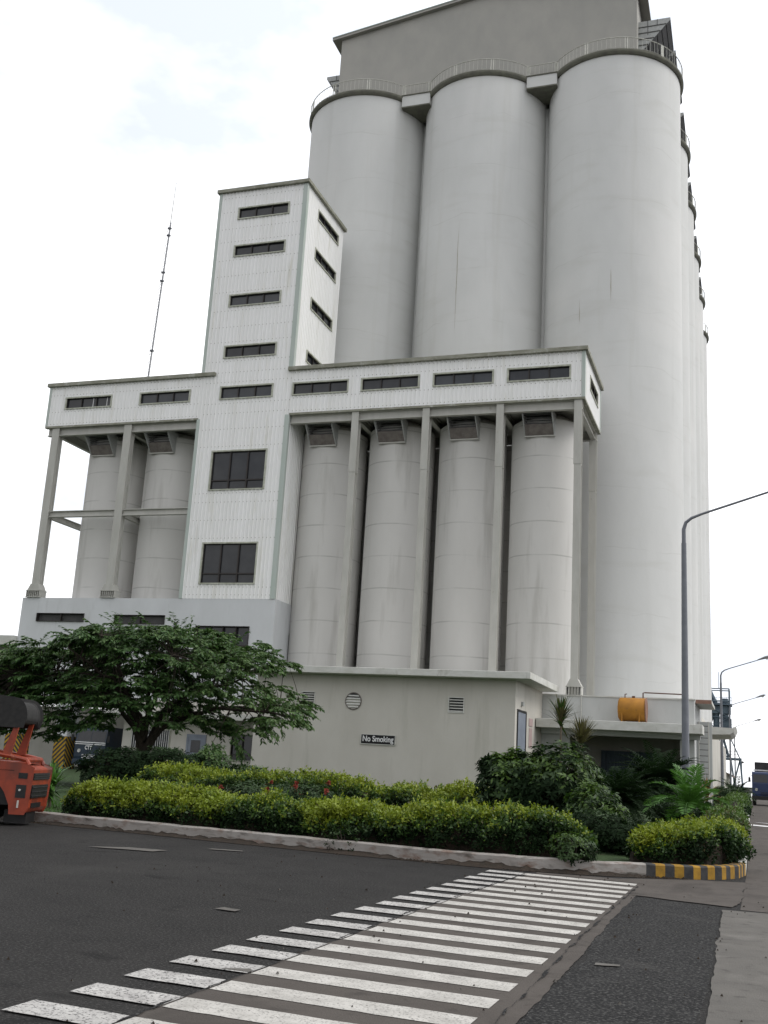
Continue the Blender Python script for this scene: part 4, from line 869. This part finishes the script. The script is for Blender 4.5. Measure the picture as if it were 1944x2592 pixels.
# ================================================================== FOLIAGE
def leaf_mesh(name, P, D, Nn, L, W, mi, mats, parent=None, fold=.0):
    """one rhombic leaf per point: P base, D direction, Nn blade normal"""
    P = np.asarray(P, float); D = np.asarray(D, float); Nn = np.asarray(Nn, float); n = len(P)
    D /= np.linalg.norm(D, axis=1)[:, None] + 1e-9; S = np.cross(D, Nn); S /= np.linalg.norm(S, axis=1)[:, None] + 1e-9; U = np.cross(S, D)
    L = np.broadcast_to(L, n)[:, None]; W = np.broadcast_to(W, n)[:, None]
    V = np.empty((n, 4, 3)); V[:, 0] = P; V[:, 1] = P + D * L * .45 + S * W * .5 + U * W * fold; V[:, 2] = P + D * L - U * L * .12; V[:, 3] = P + D * L * .45 - S * W * .5 + U * W * fold
    me = bpy.data.meshes.new(name); me.vertices.add(4 * n); me.vertices.foreach_set('co', V.reshape(-1).astype(np.float32))
    idx = np.arange(4 * n).reshape(n, 4); me.loops.add(4 * n); me.loops.foreach_set('vertex_index', idx.reshape(-1).astype(np.int32))
    me.polygons.add(n); me.polygons.foreach_set('loop_start', (np.arange(n) * 4).astype(np.int32)); me.polygons.foreach_set('loop_total', np.full(n, 4, np.int32))
    me.polygons.foreach_set('material_index', np.asarray(mi, np.int32))
    for q in mats: me.materials.append(M[q])
    me.update(calc_edges=True); o = bpy.data.objects.new(name, me); COL.objects.link(o)
    if parent is not None: o.parent = parent; o.matrix_parent_inverse = parent.matrix_basis.inverted() if parent.type == 'EMPTY' else Matrix()
    return o
def rdir(n, up=0.): v = rng.normal(size=(n, 3)); v[:, 2] += up; return v / np.linalg.norm(v, axis=1)[:, None]
nz3 = lambda x, y, z: noise.noise(Vector((x, y, z)))
def hedge(path, width, height, base, name, label, n, mats, gold=.5, leaf=.055, lump=.25, seed=0, cat='hedge', spikes=0, hfun=None, wfun=None, group=None):
    """lumpy clipped hedge along a plan path; leaves are set in little upturned sprigs all over it"""
    path = [Vector((p[0], p[1], 0)) for p in path]; seg = [(b - a).length for a, b in zip(path, path[1:])]; tot = sum(seg)
    mid = path[len(path) // 2]; e = empty(name, (mid.x, mid.y, base), label, cat, group)
    def at(s):
        for a, b, l in zip(path, path[1:], seg):
            if s <= l: return a + (b - a) * (s / l), (b - a).normalized()
            s -= l
        return path[-1], (path[-1] - path[-2]).normalized()
    def shell(t, ang, depth=1.0):
        s = t * tot; c, d = at(s); side_ = Vector((d.y, -d.x, 0)); h = height * (hfun(t) if hfun else 1); wd = width * (wfun(t) if wfun else 1)
        ends = min(1, math.sqrt(max(0, 1 - (max(0, 1 - min(s, tot - s) / (wd * .8))) ** 2))) if True else 1
        ca, sa = math.cos(ang), math.sin(ang)
        u = math.copysign(abs(ca) ** .6, ca); v = abs(sa) ** .55
        q = Vector((c.x, c.y, 0)) * 1.0
        bumpv = 1 + lump * (nz3(s * 1.6, ang * 1.2, seed) + .6 * nz3(s * 4.2, ang * 2.6, seed + 4))
        hv = 1 + lump * .7 * nz3(s * 1.1, 2, seed + 8) + lump * .6 * nz3(s * 3.1, 1, seed + 9)
        p = c + side_ * (u * wd * .5 * (.25 + .75 * ends) * bumpv * depth); z = base + v * h * (.35 + .65 * ends) * hv * (.9 + .1 * bumpv) * depth
        nn = (side_ * (u * 1.0) + Vector((0, 0, .25 + v * 1.3))).normalized()
        return Vector((p.x, p.y, z)), nn
    ns = n // 9; P = []; D = []; NN = []; mi = []; LL = []
    for _ in range(ns):
        t = rng.random(); ang = rng.random() * math.pi; dep = 1 - abs(rng.normal(0, .16)) + .03 * rng.normal(); p, nn = shell(t, ang, dep)
        topness = max(0, nn.z); young = nz3(p.x * .75, p.y * .9, p.z * .6 + seed + 20) * 1.5 + nz3(p.x * 2.6, p.y * 2.6, p.z * 2 + seed) * .6 + (topness - .74) * 2.3 + (p.z - base - height * .62) / height * 1.1 + gold - .5 + (dep - .93) * 2  # pale new growth on top; sides darker, their shade put into leaf colour
        ax_ = (nn + Vector((0, 0, .5)) + Vector(rng.normal(0, .35, 3))).normalized()
        for j in range(9):
            d = (ax_ * .6 + Vector(rng.normal(0, .75, 3))).normalized(); P.append(tuple(p + ax_ * (j * leaf * .16) + Vector(rng.normal(0, leaf * .5, 3)))); D.append(tuple(d)); NN.append(tuple((ax_ + Vector(rng.normal(0, .5, 3))).normalized()))
            y = young + rng.normal(0, .22); mi.append(4 if rng.random() < .012 else 0 if y > .25 else 1 if y > -.05 else 2 if y > -.55 else 3); LL.append(leaf * rng.uniform(.55, 1.6))  # young holds new growth and also the shade of the sides
    for _ in range(spikes):          # stray shoots standing above the clipped top
        t = rng.random(); p, nn = shell(t, math.pi / 2 + rng.normal(0, .3), 1.0); h = rng.uniform(.03, .16)
        dd = (Vector((0, 0, 1)) + Vector(rng.normal(0, .3, 3))).normalized()
        for j in range(16):
            P.append(tuple(p + dd * h * j / 12)); D.append(tuple((dd * .5 + Vector(rng.normal(0, .8, 3))).normalized())); NN.append(tuple(dd)); mi.append(0 if rng.random() < .4 + gold * .4 else 1); LL.append(leaf * 1.1)
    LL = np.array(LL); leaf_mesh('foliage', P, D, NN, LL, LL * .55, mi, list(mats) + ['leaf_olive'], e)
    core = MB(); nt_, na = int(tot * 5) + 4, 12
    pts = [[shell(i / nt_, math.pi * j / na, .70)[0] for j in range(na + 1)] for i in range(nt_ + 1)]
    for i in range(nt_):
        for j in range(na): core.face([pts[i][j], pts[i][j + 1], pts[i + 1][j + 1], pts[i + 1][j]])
    core.face(pts[0]); core.face(pts[-1][::-1]); core.build('dark_hull', 'soil', e)  # solid dark hull added inside, reads as shaded gaps between the leaves
    return e
GM = ['leaf_gold', 'leaf_lime', 'leaf_mid', 'leaf_deep']; DM = ['leaf_lime', 'leaf_mid', 'leaf_mid', 'leaf_deep']
def along(y_off, xa, xb, n=16):
    out = []
    for x in np.linspace(xa, xb, n):
        k = max(j for j in range(len(KP) - 1) if KP[j][0] <= x); f = (x - KP[k][0]) / (KP[k + 1][0] - KP[k][0]); out.append((x, KP[k][1] + (KP[k + 1][1] - KP[k][1]) * f + y_off))
    return out
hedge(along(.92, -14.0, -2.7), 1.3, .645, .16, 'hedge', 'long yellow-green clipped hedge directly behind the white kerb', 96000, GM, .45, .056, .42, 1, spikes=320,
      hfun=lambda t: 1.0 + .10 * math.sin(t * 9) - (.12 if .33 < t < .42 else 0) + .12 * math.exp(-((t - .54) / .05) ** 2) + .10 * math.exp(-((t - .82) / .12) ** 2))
hedge([(-2.1, 20.35), (-1.5, 20.6), (-.95, 21.0), (-.75, 22.2), (-.75, 23.6)], 1.15, .66, .16, 'hedge', 'rounded golden-green hedge at the kerb corner beside the road', 30000, GM, .6, .055, .32, 5, spikes=90)
hedge([(-.7, 26.5), (-.68, 30), (-.68, 33)], .9, .8, .16, 'hedge', 'short yellowish hedge farther back along the roadside kerb', 9000, ['leaf_lime', 'leaf_olive', 'leaf_mid', 'leaf_deep'], .5, .06, .3, 9)
hedge([(-17.5, 29.0), (-13, 28.0), (-9, 28.0), (-5.6, 27.8)], 1.5, .93, .16, 'hedge', 'darker green hedge in front of the cream annex wall', 56000, GM, .12, .07, .4, 13, spikes=160,
      hfun=lambda t: 1 + .1 * math.sin(t * 15) + .18 * math.exp(-((t - .36) / .05) ** 2) - .12 * (1 if .68 < t < .71 else 0))
hedge([(-.75, 46), (-.75, 58), (-.8, 74)], 1.0, .9, .16, 'hedge', 'low dark roadside hedge strip leading to the far truck', 8000, DM, .3, .09, .3, 15)

def blob_bush(cx, cy, rx, ry, h, base, name, label, n, mats, leaf, gold=.3, seed=0, whorl=7, lump=.35, cat='bush', trunk=True, flowers=0, wide=.42, lobes=None):
    e = empty(name, (cx, cy, base), label, cat); P = []; D = []; NN = []; mi = []; LL = []; FP = []; TW = MB()
    lobes = lobes or [(0, 0, .5, 1)]
    for w_ in range(n // whorl):
        lx, ly, lz, ls = lobes[rng.integers(len(lobes))]; d = rdir(1, .25)[0]
        rr = (1 + lump * (nz3(d[0] * 2 + lx, d[1] * 2, d[2] * 2 + seed) + .5 * nz3(d[0] * 5, d[1] * 5, d[2] * 5 + seed))) * (1 - abs(rng.normal(0, .16))) * ls
        p = np.array([cx + lx * rx + d[0] * rx * rr, cy + ly * ry + d[1] * ry * rr, base + lz * h + d[2] * h * .5 * rr])
        if p[2] < base + .02: continue
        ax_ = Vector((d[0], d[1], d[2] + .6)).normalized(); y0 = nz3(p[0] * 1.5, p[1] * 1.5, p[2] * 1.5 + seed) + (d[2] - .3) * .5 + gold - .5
        if w_ % 9 == 0: q0 = Vector((cx + lx * rx * .5, cy + ly * ry * .5, base + h * .15)); TW.tube([q0, q0.lerp(Vector(p), .6) + Vector((0, 0, -.05)), Vector(p)], [.025, .014, .006], 4)
        t1_ = ax_.orthogonal().normalized(); t2_ = ax_.cross(t1_); ph = rng.random() * 6.28
        for j in range(whorl):
            a = ph + 2.4 * j; d2 = (t1_ * math.cos(a) + t2_ * math.sin(a)) * rng.uniform(.7, 1.1) + ax_ * rng.uniform(.0, .6) + Vector((0, 0, -.15)); P.append(tuple(Vector(p) + Vector(rng.normal(0, leaf * .2, 3)))); D.append(tuple(d2)); NN.append(tuple(ax_ + Vector(rng.normal(0, .25, 3))))
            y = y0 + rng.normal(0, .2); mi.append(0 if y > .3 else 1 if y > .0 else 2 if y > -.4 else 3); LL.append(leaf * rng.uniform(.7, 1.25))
        if flowers and d[2] > .1 and rng.random() < flowers: FP.append(p + np.array(ax_) * leaf * .5)
    LL = np.array(LL); leaf_mesh('foliage', P, D, NN, LL, LL * wide, mi, mats, e, fold=.05)
    if trunk:
        for j in range(4): a = j * 1.6 + seed; TW.tube([(cx + .06 * math.cos(a), cy + .06 * math.sin(a), base - .05), (cx + rx * .3 * math.cos(a), cy + ry * .3 * math.sin(a), base + h * .35), (cx + rx * .5 * math.cos(a), cy + ry * .5 * math.sin(a), base + h * .6)], [.05, .035, .02], 6)
    TW.build('branch', 'bark', e)
    if FP:
        for p in FP:
            c = len(e.children); b = MB(); n_ = 26; b.v = [tuple(p)]
            for _ in range(n_):
                d_ = Vector(rdir(1, .5)[0]); s_ = d_.orthogonal().normalized() * .02; l_ = rng.uniform(.04, .085); q_ = Vector(p) + d_ * l_; k_ = len(b.v)
                b.v += [tuple(Vector(p) + d_ * l_ * .6 + s_), tuple(q_), tuple(Vector(p) + d_ * l_ * .6 - s_)]; b.f.append((0, k_, k_ + 1, k_ + 2)); b.m.append(0)
            b.build('flower', 'flower_red', e)
    return e
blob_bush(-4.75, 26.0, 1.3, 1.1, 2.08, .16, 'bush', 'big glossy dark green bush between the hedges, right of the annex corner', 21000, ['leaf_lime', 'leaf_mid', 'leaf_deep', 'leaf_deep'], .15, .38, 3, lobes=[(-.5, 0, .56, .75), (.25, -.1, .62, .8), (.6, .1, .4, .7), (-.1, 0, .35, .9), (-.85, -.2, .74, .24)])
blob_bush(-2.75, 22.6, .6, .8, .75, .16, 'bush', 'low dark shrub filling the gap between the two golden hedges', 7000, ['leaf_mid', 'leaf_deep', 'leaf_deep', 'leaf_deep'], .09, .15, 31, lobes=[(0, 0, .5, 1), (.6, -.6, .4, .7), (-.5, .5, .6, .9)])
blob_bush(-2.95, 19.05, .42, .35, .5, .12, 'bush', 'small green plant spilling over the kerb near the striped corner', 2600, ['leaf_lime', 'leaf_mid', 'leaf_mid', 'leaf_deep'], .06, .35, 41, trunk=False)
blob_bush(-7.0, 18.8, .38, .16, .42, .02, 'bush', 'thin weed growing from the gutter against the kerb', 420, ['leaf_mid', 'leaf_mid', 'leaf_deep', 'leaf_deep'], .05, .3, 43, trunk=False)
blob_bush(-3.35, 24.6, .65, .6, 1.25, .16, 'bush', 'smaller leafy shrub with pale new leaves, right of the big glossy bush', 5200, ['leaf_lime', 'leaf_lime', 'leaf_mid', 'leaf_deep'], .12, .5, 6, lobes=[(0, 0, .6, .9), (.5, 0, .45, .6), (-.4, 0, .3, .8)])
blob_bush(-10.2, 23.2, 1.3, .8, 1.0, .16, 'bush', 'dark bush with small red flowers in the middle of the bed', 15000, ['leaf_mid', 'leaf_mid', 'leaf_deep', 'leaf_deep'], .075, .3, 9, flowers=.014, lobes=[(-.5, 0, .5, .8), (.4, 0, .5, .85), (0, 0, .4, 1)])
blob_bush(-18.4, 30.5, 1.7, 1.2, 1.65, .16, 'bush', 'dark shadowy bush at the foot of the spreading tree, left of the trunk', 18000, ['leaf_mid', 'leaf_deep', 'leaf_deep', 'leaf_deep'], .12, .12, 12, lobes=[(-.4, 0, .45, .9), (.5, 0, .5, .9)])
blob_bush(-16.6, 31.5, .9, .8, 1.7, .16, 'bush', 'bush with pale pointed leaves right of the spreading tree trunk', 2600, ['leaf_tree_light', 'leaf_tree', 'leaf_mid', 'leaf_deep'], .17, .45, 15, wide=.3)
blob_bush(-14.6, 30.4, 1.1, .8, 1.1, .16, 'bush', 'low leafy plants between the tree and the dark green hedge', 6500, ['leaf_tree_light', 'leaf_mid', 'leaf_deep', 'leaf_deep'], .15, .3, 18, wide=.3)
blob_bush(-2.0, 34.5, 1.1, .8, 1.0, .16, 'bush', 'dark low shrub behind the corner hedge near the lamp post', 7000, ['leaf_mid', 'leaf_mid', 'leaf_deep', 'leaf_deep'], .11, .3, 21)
blob_bush(-1.6, 66, 1.3, 2.0, 1.3, .16, 'bush', 'round green bush by the road below the far street lamps', 5000, ['leaf_mid', 'leaf_mid', 'leaf_deep', 'leaf_deep'], .16, .3, 24)

def fronds(e, c, n, L, droop, rise, lw, ll, mats, mixf, name='frond', spread=1.0, jit=.15, pairs=22, vee=.5, seed=0):
    """pinnate fronds: curved rib with two ranks of leaflets"""
    P = []; D = []; NN = []; mi = []; LL = []; rb = MB()
    for i in range(n):
        az = 2 * math.pi * (i * .382 + rng.random() * .1); el = rise * (1 - (i / n) * .9) + rng.normal(0, jit) * .5; l = L * rng.uniform(.8, 1.1); pts = []; p = Vector(c); d = Vector((math.cos(az) * math.cos(el) * spread, math.sin(az) * math.cos(el) * spread, math.sin(el))).normalized(); m = 10
        for k in range(m + 1): pts.append(p.copy()); p = p + d * (l / m); d = (d + Vector((0, 0, -droop / m * (1 + k * .15)))).normalized()
        rb.tube(pts, [.018 - .0014 * k for k in range(m + 1)], 4)
        for k in range(pairs):
            t = .12 + .86 * k / pairs; f = t * m; a = pts[int(f)]; b = pts[min(int(f) + 1, m)]; q = a.lerp(b, f - int(f)); tan = (b - a).normalized() if (b - a).length > 1e-6 else d; sd_v = tan.cross(Vector((0, 0, 1))).normalized(); upv = sd_v.cross(tan)
            for s in (-1, 1): P.append(tuple(q)); D.append(tuple(sd_v * s + tan * .55 + upv * vee * .5 + Vector(rng.normal(0, .08, 3)))); NN.append(tuple(upv)); mi.append(0 if rng.random() < mixf else 1); LL.append(ll * math.sin(math.pi * (.15 + .8 * t)) * rng.uniform(.9, 1.1))
    LL = np.array(LL); leaf_mesh(name, P, D, NN, LL, lw, mi, mats, e); rb.build('midrib', mats[0], e)
def cycad(x, y, zc, L, label, n=26, mats=('leaf_deep', 'leaf_mid'), droop=.9, rise=1.2, name='cycad', ll=.2, lw=.02, cat='cycad', trunk=.16, mixf=.6):
    e = empty(name, (x, y, .16), label, cat); MB().tube([(x, y, .1), (x, y, zc * .6), (x, y, zc)], [trunk, trunk * .9, trunk * .8], 10).build('trunk', 'bark', e); fronds(e, (x, y, zc), n, L, droop, rise, lw, ll, list(mats), mixf); return e
cycad(-3.2, 40.0, 1.25, 2.0, 'large dark cycad in front of the loading bay, left of the lamp post', 110, ll=.34, lw=.05, mats=('leaf_deep', 'leaf_deep'))
cycad(-3.7, 32.0, .8, 1.7, 'dark cycad behind the small pale shrub, nearer than the one by the loading bay', 100, ll=.3, lw=.045, mats=('leaf_deep', 'leaf_deep'))
cycad(-1.6, 30.0, .95, 1.35, 'bright green young palm standing in front of the nearest lamp post', 20, ('leaf_palm', 'leaf_palm'), .9, 1.45, 'palm', .38, .045, 'palm', .06, .75)
cycad(-1.1, 72.0, .9, 1.7, 'far cycad beside the road under the distant street lamps', 34, ll=.32, lw=.05)
cycad(-14.9, 22.6, .35, .8, 'small arching fern plant behind the kerb next to the forklift', 14, ('leaf_deep', 'leaf_mid'), 1.1, 1.0, 'fern', .16, .03, 'fern', .05)
def cordyline(x, y, zc, L, label, mats, n=70, cat='palm', name='cordyline', stem='stem_pale', z0=.16, up_=.25):
    e = empty(name, (x, y, z0), label, cat); MB().tube([(x, y, z0 - .05), (x + .02, y, zc * .5), (x, y, zc)], [.05, .035, .03], 8).build('stem', stem, e)
    d = rdir(n, up_); d[:, 2] = np.clip(d[:, 2], -.35, 2); P = np.array([x, y, zc]) + d * .03 + np.c_[np.zeros(n), np.zeros(n), rng.uniform(-.05, .35, n)]
    seg = 4; V = [];
    b = MB()
    for i in range(n):
        p = Vector(P[i]); dd = Vector(d[i]).normalized(); l = L * rng.uniform(.75, 1.1); wd = .045; s = dd.cross(Vector((0, 0, 1)));
        if s.length < .05: s = Vector((1, 0, 0))
        s.normalize(); pts = []
        for k in range(seg + 1): pts.append((p.copy(), wd * (1 - (k / seg) ** 1.6) + .004)); p = p + dd * (l / seg); dd = (dd + Vector((0, 0, -.07))).normalized()
        for (pa, wa), (pc, wc) in zip(pts, pts[1:]): b.face([pa - s * wa, pa + s * wa, pc + s * wc, pc - s * wc], 0 if rng.random() < .6 else 1)
    b.build('leaf', list(mats), e); return e
cordyline(-6.36, 38.0, 3.3, .8, 'tall single-stemmed spiky cordyline with a feather-duster head before the white canopy', ('leaf_olive', 'leaf_mid'), 90, up_=1.9)
cordyline(-5.7, 38.4, 2.65, .85, 'shorter olive-brown cordyline right of the tall one, before the loading bay', ('leaf_olive', 'leaf_olive'), 90, up_=1.7)
cordyline(-2.0, 52.0, .9, .9, 'small croton with orange drying leaves near the white box', ('leaf_dry', 'leaf_olive'), 40, 'plant', 'croton', up_=1.2)
cordyline(-15.6, 21.9, .5, .55, 'tuft of long thin grassy leaves behind the kerb beside the forklift', ('leaf_palm', 'leaf_mid'), 120, 'plant', 'grass_tuft', up_=.7)

# ------------------------------------------------ spreading tree
tr_ = empty('tree', (-21.9, 36, .16), 'wide flat-crowned dark green tree spreading in front of the plinth and annex', 'tree')
TX, TY = -21.8, 36.0
def ztop(x): return float(np.interp(x, [-31.5, -29, -27, -25, -23.5, -21.5, -20.3, -19.4, -17.6, -16.9, -16.3, -15.6, -14.2], [3.6, 4.7, 5.15, 5.6, 6.0, 6.35, 6.3, 5.6, 5.5, 4.9, 3.9, 3.1, 2.7]))
def zbot(x): return float(np.interp(x, [-31, -28, -25, -21.8, -19, -16, -14.2], [3.0, 1.95, 2.2, 2.45, 2.4, 2.4, 2.6]))
TG = MB(); TR = MB()
TR.tube([(TX - .1, TY, .05), (TX, TY, .8), (TX + .05, TY, 1.5)], [.24, .19, .17], 12)
limbs = []
for i in range(13):
    az = 2 * math.pi * i / 13 + rng.normal(0, .15); reach = rng.uniform(3.6, 6.2); ex = TX + math.cos(az) * reach * 1.05; ey = TY + math.sin(az) * reach * .62; ex = min(max(ex, -29.5), -15.2); ez = zbot(ex) + (ztop(ex) - zbot(ex)) * rng.uniform(.45, .8)
    pts = []; s0 = Vector((TX + .04, TY, 1.35)); e0 = Vector((ex, ey, ez)); c0 = Vector((TX + math.cos(az) * reach * .14, TY + math.sin(az) * reach * .1, 3.9 + rng.normal(0, .3)))
    for k in range(13): t = k / 12; p = s0 * (1 - t) ** 2 + c0 * 2 * t * (1 - t) + e0 * t * t; p += Vector(rng.normal(0, .06, 3)) * (t > 0); pts.append(p)
    TR.tube(pts, [.10 * (1 - k / 13) ** .8 + .015 for k in range(13)], 8); limbs.append(pts)
lp = [p for L_ in limbs for p in L_[4:]]
P = []; D = []; NN = []; mi = []; LL = []
def spray(p, d, l, dens=1.0, light=.15):
    """a drooping twig with ranks of small leaflets"""
    d = Vector(d).normalized(); m = 7; pts = []; q = Vector(p)
    for k in range(m + 1): pts.append(q.copy()); q = q + d * (l / m); d = (d + Vector((0, 0, -.10)) + Vector(rng.normal(0, .06, 3))).normalized()
    TG.tube(pts, [.010 - .001 * k for k in range(m + 1)], 3, caps=False)
    for k in range(m):
        for j in range(int(5 * dens + rng.random())):
            t = rng.random(); a = pts[k].lerp(pts[k + 1], t); tan = (pts[k + 1] - pts[k]).normalized(); sd_v = tan.cross(Vector((0, 0, 1))); sd_v = sd_v.normalized() if sd_v.length > .01 else Vector((1, 0, 0)); s = 1 if rng.random() < .5 else -1
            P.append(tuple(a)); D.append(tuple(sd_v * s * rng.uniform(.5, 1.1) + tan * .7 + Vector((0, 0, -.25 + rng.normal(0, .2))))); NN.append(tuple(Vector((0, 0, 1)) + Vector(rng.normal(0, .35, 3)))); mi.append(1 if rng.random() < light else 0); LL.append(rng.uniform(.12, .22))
nt2 = 0
while nt2 < 1000:
    x = rng.uniform(-31, -15.6); rad_y = 3.1 * math.sqrt(max(.03, 1 - ((x - TX) / 8.4) ** 2)); y = TY + rng.uniform(-1, 1) * rad_y
    a, b = zbot(x), ztop(x) + .55 * nz3(x * .9, y * .5, 3); z = a + (b - a) * (1 - rng.random() ** 1.7); edge = ((x - TX) / 8.6) ** 2 + ((y - TY) / 3.8) ** 2
    z = 1.6 + (z - 1.6) * y / TY; z -= .25 * max(0, abs(y - TY) / 3.8 - .3)
    # layered plates with gaps between them, thinner on the right-hand side
    lay = nz3(x * .33, y * .33, z * 1.5 + 5)
    if lay < -.1 and rng.random() < .8: continue
    if x > -19.6 and rng.random() < min(.8, .3 + (x + 19.6) * .18): continue
    if math.hypot(x - TX, y - TY) < .9 and z < 2.6: continue
    c = Vector((x, y, z)); out_ = Vector((x - TX, (y - TY) * 1.3, 0)).normalized(); near = min(lp, key=lambda q: (q - c).length)
    TG.tube([near, near.lerp(c, .5) + Vector((0, 0, .08)), c], [.022, .014, .008], 4, caps=False); nt2 += 1
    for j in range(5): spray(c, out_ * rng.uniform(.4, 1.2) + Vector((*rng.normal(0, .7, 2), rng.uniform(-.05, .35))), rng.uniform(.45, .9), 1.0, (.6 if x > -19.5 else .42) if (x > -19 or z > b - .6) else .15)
# straggling shoots above and at the right edge
for x, y, z, d, l in [(-20.3, 35, 5.9, (.1, 0, 1), .9), (-19.6, 35, 5.5, (.15, 0, 1), .9), (-22.6, 35, 5.9, (-.6, 0, .8), 1.2), (-18.0, 35, 5.0, (.6, 0, .6), 1.0), (-17.4, 35, 4.6, (.8, 0, .4), .9), (-16.2, 35.2, 3.2, (1, 0, -.15), 1.1), (-16.7, 35, 2.9, (.8, 0, -.4), 1.1), (-17.6, 35, 2.2, (.8, 0, -.5), 1.2), (-17.0, 35, 4.0, (1, 0, -.1), 1.0), (-18.4, 35, 1.9, (.5, 0, -.6), 1.0)]:
    c = Vector((x, y, z)); near = min(lp, key=lambda q: (q - c).length); TG.tube([near, c], [.025, .01], 4, caps=False)
    for j in range(7): spray(c + Vector(rng.normal(0, .12, 3)), Vector(d) + Vector(rng.normal(0, .3, 3)), l * rng.uniform(.6, 1.1), .8, .4)
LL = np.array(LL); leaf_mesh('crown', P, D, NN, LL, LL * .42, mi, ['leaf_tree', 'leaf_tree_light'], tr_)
TR.build('trunk', 'bark', tr_, smooth=True); TG.build('twigs', 'bark', tr_)

# ------------------------------------------------ grass blades on the visible lawn
n = 16000; gx = rng.uniform(-17.5, -13, n // 2); gy_ = rng.uniform(20.4, 30, n // 2); gx2 = rng.uniform(-3.5, -.5, n // 2); gy2 = rng.uniform(24, 44, n // 2)
Pg = np.c_[np.r_[gx, gx2], np.r_[gy_, gy2], np.full(n, .15)]; dg_ = rdir(n, 1.6)
gs = leaf_mesh('grass', Pg, dg_, rdir(n), rng.uniform(.05, .14, n), .012, rng.integers(0, 2, n), ['leaf_palm', 'leaf_mid']); tag(gs, 'short green grass growing in the planted bed', 'grass', kind='stuff')
